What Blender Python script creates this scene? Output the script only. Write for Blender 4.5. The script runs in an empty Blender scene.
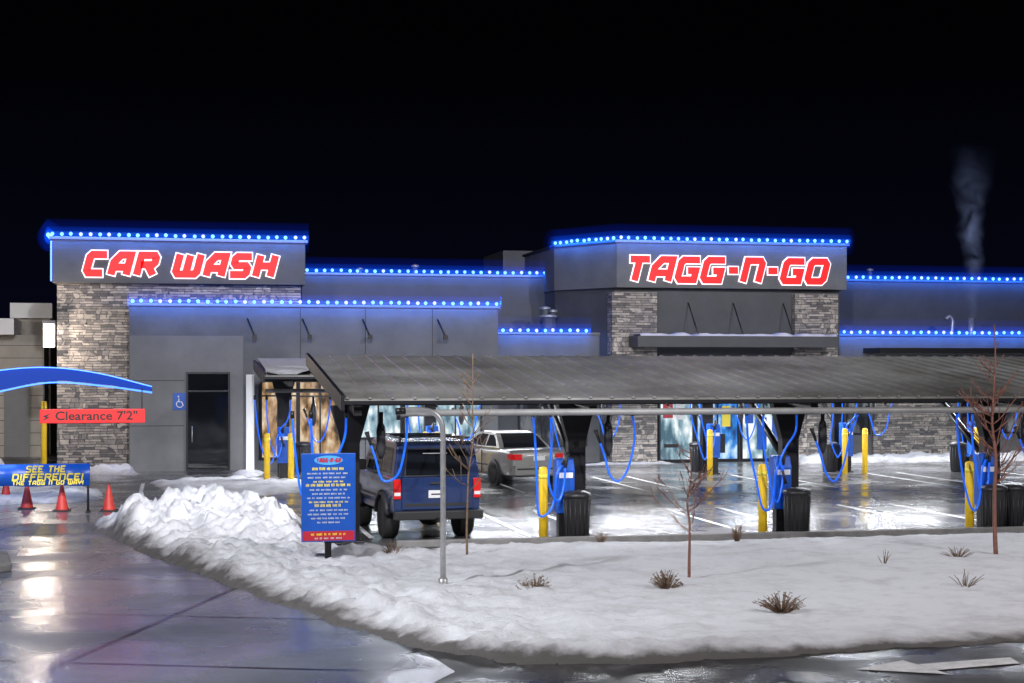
import bpy, bmesh, math, random
from mathutils import Vector, Matrix, noise
random.seed(7)
R=math.radians
sc=bpy.context.scene
COL=sc.collection
TH=R(12); SN,CS=math.sin(TH),math.cos(TH)
F=1600.0; H=3.2; HY=368.0
def ray(px,py=HY):
    r=(px-512)/F; return (SN+r*CS, CS-r*SN, (HY-py)/F)
def G(px,py,z=0.0):
    d=ray(px,py); t=(z-H)/d[2]; return (d[0]*t,d[1]*t)
def X(px,y):
    d=ray(px); return d[0]*y/d[1]
def Z(px,py,y):
    d=ray(px,py); return H+d[2]*y/d[1]

# ------------------------------------------------------------ materials
def mat(name,col,rough=.6,metal=0,var=0.0,vs=3.0,bump=0.0,bs=30.0,emis=None,es=0,rvar=0.0,trans=0,coat=0,streak=None):
    m=bpy.data.materials.new(name); m.use_nodes=True
    nt=m.node_tree; b=nt.nodes['Principled BSDF']
    b.inputs['Base Color'].default_value=(*col,1); b.inputs['Roughness'].default_value=rough
    b.inputs['Metallic'].default_value=metal
    if coat: b.inputs['Coat Weight'].default_value=coat
    if emis: b.inputs['Emission Color'].default_value=(*emis,1); b.inputs['Emission Strength'].default_value=es
    if var or bump or rvar:
        tc=nt.nodes.new('ShaderNodeTexCoord')
    if var or rvar:
        mp=nt.nodes.new('ShaderNodeMapping')
        if streak: mp.inputs['Scale'].default_value=streak
        nt.links.new(tc.outputs['Object'],mp.inputs['Vector'])
        n=nt.nodes.new('ShaderNodeTexNoise'); n.inputs['Scale'].default_value=vs; n.inputs['Detail'].default_value=6; n.inputs['Roughness'].default_value=.65
        nt.links.new(mp.outputs[0],n.inputs['Vector'])
    if var:
        cr=nt.nodes.new('ShaderNodeValToRGB')
        cr.color_ramp.elements[0].position=.3; cr.color_ramp.elements[1].position=.7
        cr.color_ramp.elements[0].color=(*[c*(1-var) for c in col],1)
        cr.color_ramp.elements[1].color=(*[min(1,c*(1+var)) for c in col],1)
        nt.links.new(n.outputs['Fac'],cr.inputs[0]); nt.links.new(cr.outputs[0],b.inputs['Base Color'])
    if rvar:
        mr=nt.nodes.new('ShaderNodeMapRange'); mr.inputs['From Min'].default_value=.35; mr.inputs['From Max'].default_value=.65
        mr.inputs['To Min'].default_value=max(.02,rough-rvar); mr.inputs['To Max'].default_value=min(1,rough+rvar)
        nt.links.new(n.outputs['Fac'],mr.inputs['Value']); nt.links.new(mr.outputs[0],b.inputs['Roughness'])
    if bump:
        n2=nt.nodes.new('ShaderNodeTexNoise'); n2.inputs['Scale'].default_value=bs; n2.inputs['Detail'].default_value=5
        nt.links.new(tc.outputs['Object'],n2.inputs['Vector'])
        bp=nt.nodes.new('ShaderNodeBump'); bp.inputs['Strength'].default_value=bump; bp.inputs['Distance'].default_value=.03
        nt.links.new(n2.outputs['Fac'],bp.inputs['Height']); nt.links.new(bp.outputs[0],b.inputs['Normal'])
    return m

def wet_mat(name,dark,light,jx,jy,jw,rlo,rhi,ns=.35,jcol=.35,rot=0,grain=.45):
    m=bpy.data.materials.new(name); m.use_nodes=True; nt=m.node_tree; b=nt.nodes['Principled BSDF']
    tc=nt.nodes.new('ShaderNodeTexCoord')
    n=nt.nodes.new('ShaderNodeTexNoise'); n.inputs['Scale'].default_value=ns; n.inputs['Detail'].default_value=9; n.inputs['Roughness'].default_value=.62; n.inputs['Distortion'].default_value=.4
    nt.links.new(tc.outputs['Object'],n.inputs['Vector'])
    cr=nt.nodes.new('ShaderNodeValToRGB'); cr.color_ramp.elements[0].position=.33; cr.color_ramp.elements[1].position=.68
    cr.color_ramp.elements[0].color=(*dark,1); cr.color_ramp.elements[1].color=(*light,1)
    nt.links.new(n.outputs['Fac'],cr.inputs[0])
    n3=nt.nodes.new('ShaderNodeTexNoise'); n3.inputs['Scale'].default_value=26; n3.inputs['Detail'].default_value=6
    nt.links.new(tc.outputs['Object'],n3.inputs['Vector'])
    mx=nt.nodes.new('ShaderNodeMix'); mx.data_type='RGBA'; mx.blend_type='MULTIPLY'; mx.inputs['Factor'].default_value=grain
    c3=nt.nodes.new('ShaderNodeValToRGB'); c3.color_ramp.elements[0].position=.35; c3.color_ramp.elements[0].color=(.45,.45,.45,1); c3.color_ramp.elements[1].position=.65
    nt.links.new(n3.outputs['Fac'],c3.inputs[0])
    nt.links.new(cr.outputs[0],mx.inputs['A']); nt.links.new(c3.outputs[0],mx.inputs['B'])
    out=mx.outputs['Result']
    if jw:
        mp=nt.nodes.new('ShaderNodeMapping'); mp.inputs['Rotation'].default_value=(0,0,rot)
        nt.links.new(tc.outputs['Object'],mp.inputs['Vector'])
        br=nt.nodes.new('ShaderNodeTexBrick'); br.offset=0; br.inputs['Scale'].default_value=1
        br.inputs['Brick Width'].default_value=jx; br.inputs['Row Height'].default_value=jy; br.inputs['Mortar Size'].default_value=jw
        br.inputs['Color1'].default_value=(1,1,1,1); br.inputs['Color2'].default_value=(.72,.74,.78,1); br.inputs['Mortar'].default_value=(jcol,jcol,jcol,1)
        nt.links.new(mp.outputs[0],br.inputs['Vector'])
        m2=nt.nodes.new('ShaderNodeMix'); m2.data_type='RGBA'; m2.blend_type='MULTIPLY'; m2.inputs['Factor'].default_value=1
        nt.links.new(out,m2.inputs['A']); nt.links.new(br.outputs['Color'],m2.inputs['B']); out=m2.outputs['Result']
    nt.links.new(out,b.inputs['Base Color'])
    n2=nt.nodes.new('ShaderNodeTexNoise'); n2.inputs['Scale'].default_value=ns*1.7; n2.inputs['Detail'].default_value=8
    nt.links.new(tc.outputs['Object'],n2.inputs['Vector'])
    mr=nt.nodes.new('ShaderNodeMapRange'); mr.inputs['From Min'].default_value=.4; mr.inputs['From Max'].default_value=.62
    mr.inputs['To Min'].default_value=rlo; mr.inputs['To Max'].default_value=rhi
    nt.links.new(n2.outputs['Fac'],mr.inputs['Value']); nt.links.new(mr.outputs[0],b.inputs['Roughness'])
    bp=nt.nodes.new('ShaderNodeBump'); bp.inputs['Strength'].default_value=.3; bp.inputs['Distance'].default_value=.012
    nt.links.new(n3.outputs['Fac'],bp.inputs['Height']); nt.links.new(bp.outputs[0],b.inputs['Normal'])
    b.inputs['Specular IOR Level'].default_value=.75
    return m

def stone_mat():
    m=bpy.data.materials.new('ledge_stone'); m.use_nodes=True; nt=m.node_tree; b=nt.nodes['Principled BSDF']
    tc=nt.nodes.new('ShaderNodeTexCoord'); sp=nt.nodes.new('ShaderNodeSeparateXYZ'); nt.links.new(tc.outputs['Object'],sp.inputs[0])
    ad=nt.nodes.new('ShaderNodeMath'); nt.links.new(sp.outputs['X'],ad.inputs[0]); nt.links.new(sp.outputs['Y'],ad.inputs[1])
    cb=nt.nodes.new('ShaderNodeCombineXYZ'); nt.links.new(ad.outputs[0],cb.inputs['X']); nt.links.new(sp.outputs['Z'],cb.inputs['Y'])
    nd=nt.nodes.new('ShaderNodeTexNoise'); nd.inputs['Scale'].default_value=1.9; nd.inputs['Detail'].default_value=3; nt.links.new(cb.outputs[0],nd.inputs['Vector'])
    va=nt.nodes.new('ShaderNodeVectorMath'); va.operation='MULTIPLY_ADD'; va.inputs[1].default_value=(.55,.05,0)
    nt.links.new(nd.outputs['Color'],va.inputs[0]); nt.links.new(cb.outputs[0],va.inputs[2])
    def brick(w,h,off):
        br=nt.nodes.new('ShaderNodeTexBrick'); br.offset=off; br.squash=.55; br.squash_frequency=3; br.offset_frequency=2; br.inputs['Scale'].default_value=1
        br.inputs['Brick Width'].default_value=w; br.inputs['Row Height'].default_value=h; br.inputs['Mortar Size'].default_value=.008; br.inputs['Mortar Smooth'].default_value=.4
        br.inputs['Color1'].default_value=(.13,.125,.13,1); br.inputs['Color2'].default_value=(.60,.54,.48,1); br.inputs['Mortar'].default_value=(.05,.05,.055,1)
        nt.links.new(va.outputs[0],br.inputs['Vector']); return br
    b1=brick(.46,.082,.37); b2=brick(.23,.164,.61)
    nz=nt.nodes.new('ShaderNodeTexNoise'); nz.inputs['Scale'].default_value=1.6; nt.links.new(cb.outputs[0],nz.inputs['Vector'])
    st=nt.nodes.new('ShaderNodeMath'); st.operation='GREATER_THAN'; st.inputs[1].default_value=.55; nt.links.new(nz.outputs['Fac'],st.inputs[0])
    bm_=nt.nodes.new('ShaderNodeMix'); bm_.data_type='RGBA'; nt.links.new(st.outputs[0],bm_.inputs['Factor']); nt.links.new(b1.outputs['Color'],bm_.inputs['A']); nt.links.new(b2.outputs['Color'],bm_.inputs['B'])
    n=nt.nodes.new('ShaderNodeTexNoise'); n.inputs['Scale'].default_value=7; n.inputs['Detail'].default_value=8; nt.links.new(cb.outputs[0],n.inputs['Vector'])
    cr=nt.nodes.new('ShaderNodeValToRGB'); cr.color_ramp.elements[0].position=.3; cr.color_ramp.elements[0].color=(.5,.5,.54,1); cr.color_ramp.elements[1].position=.7; cr.color_ramp.elements[1].color=(1,.97,.93,1)
    nt.links.new(n.outputs['Fac'],cr.inputs[0])
    mx=nt.nodes.new('ShaderNodeMix'); mx.data_type='RGBA'; mx.blend_type='MULTIPLY'; mx.inputs['Factor'].default_value=.8
    nt.links.new(bm_.outputs['Result'],mx.inputs['A']); nt.links.new(cr.outputs[0],mx.inputs['B']); nt.links.new(mx.outputs['Result'],b.inputs['Base Color'])
    bp=nt.nodes.new('ShaderNodeBump'); bp.inputs['Distance'].default_value=.06; bp.inputs['Strength'].default_value=1
    nt.links.new(mx.outputs['Result'],bp.inputs['Height']); nt.links.new(bp.outputs[0],b.inputs['Normal'])
    b.inputs['Roughness'].default_value=.8
    return m

def roof_mat():
    m=bpy.data.materials.new('frosted_seam_roof'); m.use_nodes=True; nt=m.node_tree; b=nt.nodes['Principled BSDF']
    tc=nt.nodes.new('ShaderNodeTexCoord')
    n=nt.nodes.new('ShaderNodeTexNoise'); n.inputs['Scale'].default_value=.45; n.inputs['Detail'].default_value=8; n.inputs['Roughness'].default_value=.6
    nt.links.new(tc.outputs['Object'],n.inputs['Vector'])
    cr=nt.nodes.new('ShaderNodeValToRGB'); e=cr.color_ramp.elements; e[0].position=.32; e[0].color=(.17,.165,.15,1); e[1].position=.72; e[1].color=(.42,.415,.405,1)
    nt.links.new(n.outputs['Fac'],cr.inputs[0])
    n2=nt.nodes.new('ShaderNodeTexNoise'); n2.inputs['Scale'].default_value=5; n2.inputs['Detail'].default_value=8; nt.links.new(tc.outputs['Object'],n2.inputs['Vector'])
    c2=nt.nodes.new('ShaderNodeValToRGB'); e=c2.color_ramp.elements; e[0].position=.3; e[0].color=(.72,.72,.72,1); e[1].position=.7; e[1].color=(1.0,1.0,1.0,1); nt.links.new(n2.outputs['Fac'],c2.inputs[0])
    mx=nt.nodes.new('ShaderNodeMix'); mx.data_type='RGBA'; mx.blend_type='MULTIPLY'; mx.inputs['Factor'].default_value=.8
    nt.links.new(cr.outputs[0],mx.inputs['A']); nt.links.new(c2.outputs[0],mx.inputs['B']); nt.links.new(mx.outputs['Result'],b.inputs['Base Color'])
    b.inputs['Roughness'].default_value=.38; b.inputs['Metallic'].default_value=.15
    return m

def snow_mat():
    m=bpy.data.materials.new('snow'); m.use_nodes=True; nt=m.node_tree; b=nt.nodes['Principled BSDF']
    at=nt.nodes.new('ShaderNodeAttribute'); at.attribute_name='dirt'
    tc=nt.nodes.new('ShaderNodeTexCoord')
    n=nt.nodes.new('ShaderNodeTexNoise'); n.inputs['Scale'].default_value=2.2; n.inputs['Detail'].default_value=10; n.inputs['Roughness'].default_value=.7
    nt.links.new(tc.outputs['Object'],n.inputs['Vector'])
    ma=nt.nodes.new('ShaderNodeMath'); ma.operation='MULTIPLY_ADD'; ma.inputs[1].default_value=1.2; ma.inputs[2].default_value=-.56
    nt.links.new(n.outputs['Fac'],ma.inputs[0])
    ad=nt.nodes.new('ShaderNodeMath'); nt.links.new(ma.outputs[0],ad.inputs[0]); nt.links.new(at.outputs['Fac'],ad.inputs[1])
    cr=nt.nodes.new('ShaderNodeValToRGB'); e=cr.color_ramp.elements
    e[0].position=.10; e[0].color=(.84,.85,.89,1); e[1].position=.95; e[1].color=(.13,.12,.115,1)
    e2=e.new(.5); e2.color=(.58,.57,.59,1)
    nt.links.new(ad.outputs[0],cr.inputs[0]); nt.links.new(cr.outputs[0],b.inputs['Base Color'])
    n2=nt.nodes.new('ShaderNodeTexNoise'); n2.inputs['Scale'].default_value=13; n2.inputs['Detail'].default_value=12; n2.inputs['Roughness'].default_value=.8
    nt.links.new(tc.outputs['Object'],n2.inputs['Vector'])
    bp=nt.nodes.new('ShaderNodeBump'); bp.inputs['Strength'].default_value=.75; bp.inputs['Distance'].default_value=.06
    nt.links.new(n2.outputs['Fac'],bp.inputs['Height']); nt.links.new(bp.outputs[0],b.inputs['Normal'])
    b.inputs['Roughness'].default_value=.75; b.inputs['Specular IOR Level'].default_value=.3
    return m

def window_mat(name,c1,c2,c3,s):
    m=bpy.data.materials.new(name); m.use_nodes=True; nt=m.node_tree; b=nt.nodes['Principled BSDF']
    tc=nt.nodes.new('ShaderNodeTexCoord')
    mp=nt.nodes.new('ShaderNodeMapping'); mp.inputs['Scale'].default_value=(2.2,2.2,1.0); nt.links.new(tc.outputs['Object'],mp.inputs['Vector'])
    v=nt.nodes.new('ShaderNodeTexNoise'); v.inputs['Scale'].default_value=1.5; v.inputs['Detail'].default_value=3; nt.links.new(mp.outputs[0],v.inputs['Vector'])
    cr=nt.nodes.new('ShaderNodeValToRGB'); e=cr.color_ramp.elements; e[0].position=.36; e[0].color=(*c1,1); e[1].color=(*c3,1); e[1].position=.66; k=e.new(.5); k.color=(*c2,1)
    nt.links.new(v.outputs['Fac'],cr.inputs[0])
    b.inputs['Base Color'].default_value=(.02,.02,.02,1); b.inputs['Roughness'].default_value=.1
    nt.links.new(cr.outputs[0],b.inputs['Emission Color']); b.inputs['Emission Strength'].default_value=s
    return m
def halo_mat(name,col,s):  # self-glowing volume for the bloom added around the bulbs
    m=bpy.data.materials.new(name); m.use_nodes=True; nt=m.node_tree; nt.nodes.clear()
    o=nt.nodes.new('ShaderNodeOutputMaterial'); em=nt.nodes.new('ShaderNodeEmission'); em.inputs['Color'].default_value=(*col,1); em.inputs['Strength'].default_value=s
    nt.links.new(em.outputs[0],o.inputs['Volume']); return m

M={}
M['stucco']=mat('grey_stucco',(.12,.122,.13),.85,var=.18,vs=1.0,bump=.25,bs=60)
M['stucco_l']=mat('light_grey_stucco',(.18,.18,.185),.85,var=.16,vs=.8,bump=.25,bs=60)
M['stucco_d']=mat('charcoal_panel',(.06,.062,.07),.6,var=.15,vs=1.5)
M['coping']=mat('metal_coping',(.09,.09,.1),.4,.6)
M['stone']=stone_mat()
M['dark']=mat('black_steel',(.012,.012,.014),.4,.3,var=.3,vs=5)
M['frame']=mat('dark_aluminium',(.03,.03,.035),.35,.7)
M['glass_dark']=mat('dark_glass',(.008,.009,.012),.05,rvar=.03,vs=1)
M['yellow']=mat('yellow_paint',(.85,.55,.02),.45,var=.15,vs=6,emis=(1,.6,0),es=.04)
M['hose']=mat('blue_hose',(.01,.12,.75),.3,emis=(.0,.14,1),es=.34)  # mild self-glow added so the hoses look brightly lit
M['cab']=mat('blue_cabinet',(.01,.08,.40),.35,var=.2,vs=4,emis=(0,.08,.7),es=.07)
M['white']=mat('white_paint',(.75,.75,.76),.5)
M['silver']=mat('galvanised_steel',(.45,.45,.45),.4,.6,var=.2,vs=9)
M['pipe']=mat('grey_pipe',(.24,.235,.23),.5,.2,var=.2,vs=3)
M['bin']=mat('black_plastic',(.018,.018,.02),.45,var=.3,vs=8)
M['grime']=mat('grey_canister',(.03,.03,.033),.4,var=.3,vs=8)
M['roof']=roof_mat()
M['snow']=snow_mat()
M['road']=wet_mat('wet_asphalt',(.022,.022,.024),(.06,.058,.058),0,0,0,.15,.45,.5)
M['lot']=wet_mat('wet_lot_concrete',(.08,.08,.085),(.21,.205,.20),4.28,4.6,.022,.07,.36,.42,.3)
M['drive']=wet_mat('wet_driveway_concrete',(.08,.09,.11),(.22,.235,.265),3.6,3.3,.05,.13,.40,.28,.10,R(20),.35)
M['line']=mat('worn_white_marking',(.72,.72,.72),.5,var=.25,vs=5)
M['kerb']=mat('kerb_concrete',(.2,.195,.19),.7,var=.25,vs=4,bump=.3)
M['bulb']=mat('blue_bulb',(.1,.2,.9),.3,emis=(.05,.13,1),es=8)
M['bulb2']=mat('violet_bulb',(.2,.2,.9),.3,emis=(.10,.13,1),es=8)
M['bulb3']=mat('cyan_bulb',(.1,.3,.9),.3,emis=(.06,.20,1),es=7)
M['wire']=mat('black_wire',(.02,.02,.02),.5)
M['halo1']=halo_mat('inner_added_halo',(.01,.14,1),2.6)
M['halo2']=halo_mat('outer_added_halo',(.003,.08,1),.45)
M['halo3']=halo_mat('wide_added_halo',(.001,.05,1),.07)
M['letter_red']=mat('red_letter_face',(.35,.0,.0),.5,emis=(1,.006,.006),es=.72)
M['letter_white']=mat('white_letter_halo',(.9,.9,.9),.4,emis=(1,.80,.84),es=.95)
M['jeep']=mat('dark_blue_car_paint',(.010,.026,.095),.28,.15,coat=.8,var=.1,vs=2)
M['champ']=mat('champagne_car_paint',(.26,.25,.235),.28,.4,coat=.6,var=.06,vs=2)
M['tyre']=mat('tyre_rubber',(.012,.012,.012),.8,bump=.3,bs=50)
M['rim']=mat('alloy_rim',(.35,.35,.36),.3,.9)
M['tail']=mat('red_tail_lamp',(.45,.01,.01),.2,emis=(1,.02,.02),es=.12)
M['plate']=mat('plate_white',(.6,.6,.6),.4)
M['trim']=mat('black_trim',(.015,.015,.016),.6)
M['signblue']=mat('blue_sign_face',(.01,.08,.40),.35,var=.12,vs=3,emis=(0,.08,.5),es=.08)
M['skyblue']=mat('light_blue_emblem',(.08,.4,.8),.35)
M['signred']=mat('red_sign_face',(.5,.02,.04),.4)
M['signyel']=mat('yellow_lettering',(.95,.75,.06),.5)
M['clear']=mat('clearance_bar_red',(.7,.03,.03),.35,emis=(1,.03,.03),es=.3)
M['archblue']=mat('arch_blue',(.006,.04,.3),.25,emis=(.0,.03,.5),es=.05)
M['archedge']=mat('arch_light_strip',(.1,.2,.9),.3,emis=(.05,.2,1),es=3)
M['cone']=mat('red_orange_cone',(.62,.045,.03),.5,var=.15,vs=8)
M['bark']=mat('reddish_bark',(.2,.085,.06),.8,var=.3,vs=12)
M['twig']=mat('dry_twig',(.17,.11,.07),.85,var=.3,vs=14)
M['warm_wall']=mat('beige_siding',(.36,.33,.29),.8,var=.12,vs=2)
M['lamp']=mat('lit_lamp',(.9,.9,.9),.3,emis=(1,.88,.75),es=10)
M['led']=mat('white_led',(.9,.9,.9),.3,emis=(.85,.93,1),es=20)
M['win_cool']=window_mat('lit_shop_interior',(.06,.13,.18),(.3,.45,.52),(.95,1,1),1.1)
M['win_blue']=window_mat('blue_lit_interior',(.01,.05,.2),(.03,.25,.75),(.6,.85,1),1.0)
M['win_warm']=window_mat('warm_interior',(.07,.04,.015),(.5,.30,.14),(1,.85,.62),.9)
M['win_dim']=window_mat('dim_interior',(.01,.012,.02),(.05,.06,.08),(.3,.32,.35),.5)

# ------------------------------------------------------------ mesh builder
class MB:
    def __init__(s): s.v=[]; s.f=[]; s.s=[]
    def add(s,vs,fs,sm=False):
        o=len(s.v); s.v+= [tuple(v) for v in vs]
        for f in fs: s.f.append(tuple(i+o for i in f)); s.s.append(sm)
        return s
    def box(s,x0,x1,y0,y1,z0,z1):
        return s.add([(x0,y0,z0),(x1,y0,z0),(x1,y1,z0),(x0,y1,z0),(x0,y0,z1),(x1,y0,z1),(x1,y1,z1),(x0,y1,z1)],
          [(0,3,2,1),(4,5,6,7),(0,1,5,4),(1,2,6,5),(2,3,7,6),(3,0,4,7)])
    def prism(s,poly,a,b,axis='z'):
        n=len(poly)
        def P(p,t): return {'z':(p[0],p[1],t),'x':(t,p[0],p[1]),'y':(p[0],t,p[1])}[axis]
        return s.add([P(p,a) for p in poly]+[P(p,b) for p in poly],[tuple(range(n)),tuple(range(n,2*n))]+[(i,(i+1)%n,(i+1)%n+n,i+n) for i in range(n)])
    def side(s,poly,wf):
        n=len(poly)
        return s.add([(-wf(z),y,z) for y,z in poly]+[(wf(z),y,z) for y,z in poly],[tuple(range(n)),tuple(range(n,2*n))]+[(i,(i+1)%n,(i+1)%n+n,i+n) for i in range(n)])
    def rings(s,rings_,sm=True,caps=True):
        n=len(rings_[0]); k=len(rings_); vs=[p for r in rings_ for p in r]
        fs=[(i*n+j,i*n+(j+1)%n,(i+1)*n+(j+1)%n,(i+1)*n+j) for i in range(k-1) for j in range(n)]
        if caps: fs+=[tuple(range(n))[::-1],tuple(range((k-1)*n,k*n))]
        return s.add(vs,fs,sm)
    def tube(s,pts,r,n=8,sm=True):
        pts=[Vector(p) for p in pts]; rg=[];k=len(pts)
        if not isinstance(r,(list,tuple)): r=[r]*k
        nrm=None
        for i,p in enumerate(pts):
            t=(pts[min(i+1,k-1)]-pts[max(i-1,0)]).normalized()
            if nrm is None:
                ref=Vector((0,0,1)) if abs(t.z)<.9 else Vector((1,0,0)); nrm=t.cross(ref).normalized()
            else:
                nrm=(nrm-t*nrm.dot(t)).normalized()
            b=t.cross(nrm)
            rg.append([p+(nrm*math.cos(2*math.pi*j/n)+b*math.sin(2*math.pi*j/n))*r[i] for j in range(n)])
        return s.rings(rg,sm)
    def lathe(s,cx,cy,prof,n=20,axis='z',cz=0,sm=True):
        rg=[]
        for r,t in prof:
            ring=[]
            for j in range(n):
                a=2*math.pi*j/n; c,d=r*math.cos(a),r*math.sin(a)
                ring.append((cx+c,cy+d,t) if axis=='z' else (cx+t,cy+c,cz+d))
            rg.append(ring)
        return s.rings(rg,sm)
    def build(s,name,m,parent=None,world=True,bev=0,seg=2):
        off=Vector((0,0,0))
        if parent and world:
            p=parent
            while p: off+=p.location; p=p.parent
        me=bpy.data.meshes.new(name); me.from_pydata([tuple(Vector(v)-off) for v in s.v],[],s.f)
        me.polygons.foreach_set('use_smooth',s.s)
        bm=bmesh.new(); bm.from_mesh(me); bmesh.ops.recalc_face_normals(bm,faces=bm.faces); bm.to_mesh(me); bm.free()
        me.materials.append(M[m] if isinstance(m,str) else m)
        o=bpy.data.objects.new(name,me); COL.objects.link(o)
        if parent: o.parent=parent
        if bev:
            b=o.modifiers.new('b','BEVEL'); b.width=bev; b.segments=seg; b.limit_method='ANGLE'; b.angle_limit=R(30)
        return o
def tag(o,label=None,cat=None,group=None,kind=None):
    if label: o['label']=label
    if cat: o['category']=cat
    if group: o['group']=group
    if kind: o['kind']=kind
    return o
def empty(name,loc,label,cat,group=None):
    o=bpy.data.objects.new(name,None); o.location=loc; o.empty_display_size=.2; COL.objects.link(o); return tag(o,label,cat,group)
def dup(root,loc,label,rot=None):
    def cp(o,par):
        c=o.copy(); COL.objects.link(c)
        if par: c.parent=par
        for ch in o.children: cp(ch,c)
        return c
    r=cp(root,None); r.location=loc; r['label']=label
    if rot is not None: r.rotation_euler=(0,0,rot)
    return r
def text(body,size,m,parent,x,y,z,shear=0,offset=0,ext=.004,width=None,name='lettering',world=True,align='CENTER',height=None):
    cu=bpy.data.curves.new('t','FONT'); cu.body=body; cu.size=size; cu.extrude=ext; cu.shear=shear; cu.offset=offset
    cu.align_x=align; cu.align_y='CENTER'
    o=bpy.data.objects.new('t',cu); COL.objects.link(o); bpy.context.view_layer.update()
    me=bpy.data.meshes.new_from_object(o.evaluated_get(bpy.context.evaluated_depsgraph_get()))
    bpy.data.objects.remove(o)
    xs=[v.co.x for v in me.vertices]; s=1; sv=1
    if width: s=width/(max(xs)-min(xs))
    if height:
        ys=[v.co.y for v in me.vertices]; sv=height/(max(ys)-min(ys)); yc=(max(ys)+min(ys))/2
        for v in me.vertices: v.co.y-=yc
    off=Vector((0,0,0))
    if parent and world:
        p=parent
        while p: off+=p.location; p=p.parent
    for v in me.vertices:
        a,b,c=v.co; v.co=Vector((x+a*s,y-c,z+b*sv))-off
    me.materials.clear(); me.materials.append(M[m]); q=bpy.data.objects.new(name,me); COL.objects.link(q); q.parent=parent
    return q
def smooth_path(pts,n=8):
    P=[Vector(p) for p in pts]; P=[P[0]*2-P[1]]+P+[P[-1]*2-P[-2]]; out=[]
    for i in range(1,len(P)-2):
        for k in range(n):
            t=k/n; a,b,c,d=P[i-1],P[i],P[i+1],P[i+2]
            out.append(.5*((2*b)+(c-a)*t+(2*a-5*b+4*c-d)*t*t+(3*b-a-3*c+d)*t**3))
    out.append(P[-2]); return out
GL={'C':(.95,[([(1,1),(.14,1),(0,.86),(0,.14),(.14,0),(1,0)],0)]),
'A':(1.0,[([(0,0),(0,.6),(.35,1),(1,1),(1,0)],0),([(.2,.33),(.85,.33)],0)]),
'R':(1.0,[([(0,0),(0,1),(.88,1),(1,.88),(1,.62),(.86,.48),(.2,.48)],0),([(.62,.40),(1,0)],0)]),
'W':(1.4,[([(0,1),(.0,.14),(.1,0),(.9,0),(1,.14),(1,1)],0),([(.5,.14),(.5,.95)],0)]),
'S':(.95,[([(1,1),(.14,1),(0,.88),(0,.62),(.14,.5),(.86,.5),(1,.38),(1,.12),(.86,0),(0,0)],0)]),
'H':(1.0,[([(0,0),(0,1)],0),([(1,0),(1,1)],0),([(.2,.5),(.8,.5)],0)]),
'T':(.95,[([(0,1),(1.05,1)],0),([(.5,.80),(.5,0)],0)]),
'G':(1.0,[([(1,1),(.14,1),(0,.86),(0,.14),(.14,0),(1,0),(1,.46),(.6,.46)],0)]),
'N':(.95,[([(0,0),(0,1),(.86,1),(1,.86),(1,0)],0)]),
'O':(1.0,[([(.14,1),(.86,1),(1,.86),(1,.14),(.86,0),(.14,0),(0,.14),(0,.86)],1)]),
'E':(.9,[([(1,1),(0,1),(0,0),(1,0)],0),([(.15,.5),(.8,.5)],0)]),
'D':(1.0,[([(0,0),(0,1),(.8,1),(1,.8),(1,.2),(.8,0)],1)]),
'I':(.12,[([(.5,0),(.5,1)],0)]),
'F':(.9,[([(1,1),(0,1),(0,0)],0),([(.15,.5),(.8,.5)],0)]),
'Y':(1.0,[([(0,1),(0,.6),(.12,.48),(.88,.48),(1,.6),(1,1)],0),([(.5,.40),(.5,0)],0)]),
'!':(.12,[([(.5,.35),(.5,1)],0),([(.5,0),(.5,.1)],0)]),
'-':(.4,[([(0,.5),(1,.5)],0)])}
def stroke(b,pts,closed,t,y0,y1,ex):
    n=len(pts); L=[];Rr=[]; P=[Vector(p) for p in pts]
    for i,p in enumerate(P):
        a=P[i-1] if (i>0 or closed) else None; c=P[(i+1)%n] if (i<n-1 or closed) else None
        d1=(p-a).normalized() if a is not None else None; d2=(c-p).normalized() if c is not None else None
        if d1 is None: d1=d2
        if d2 is None: d2=d1
        n1=Vector((-d1.y,d1.x)); n2=Vector((-d2.y,d2.x)); mm=(n1+n2).normalized(); k=t/2/max(.6,mm.dot(n1))
        q=p.copy()
        if a is None: q=q-d2*ex
        if c is None: q=q+d1*ex
        L.append(q+mm*k); Rr.append(q-mm*k)
    m=n if closed else n-1
    for i in range(m):
        j=(i+1)%n; quad=[L[i],L[j],Rr[j],Rr[i]]
        b.prism([(v.x,v.y) for v in quad],y0,y1,'y')
def block_text(word,x0,x1,z0,z1,y,m,parent,t,gap,slant=.15,space=.5,name='lettering',world=True):
    h=z1-z0-t; ws=[(GL[c][0]*h if c!=' ' else space*h) for c in word]
    s=((x1-x0-t-slant*h)-gap*(len(word)-1))/sum(ws); x=x0+t/2; b=MB()
    for c,w in zip(word,ws):
        w*=s
        if c!=' ':
            for k,(pl,cl) in enumerate(GL[c][1]):
                stroke(b,[(x+u*w+v*slant*h,z0+t/2+v*h) for u,v in pl],cl,t,y-.003-.001*k,y,t*.3)
        x+=w+gap
    return b.build(name,m,parent,world=world)

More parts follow.
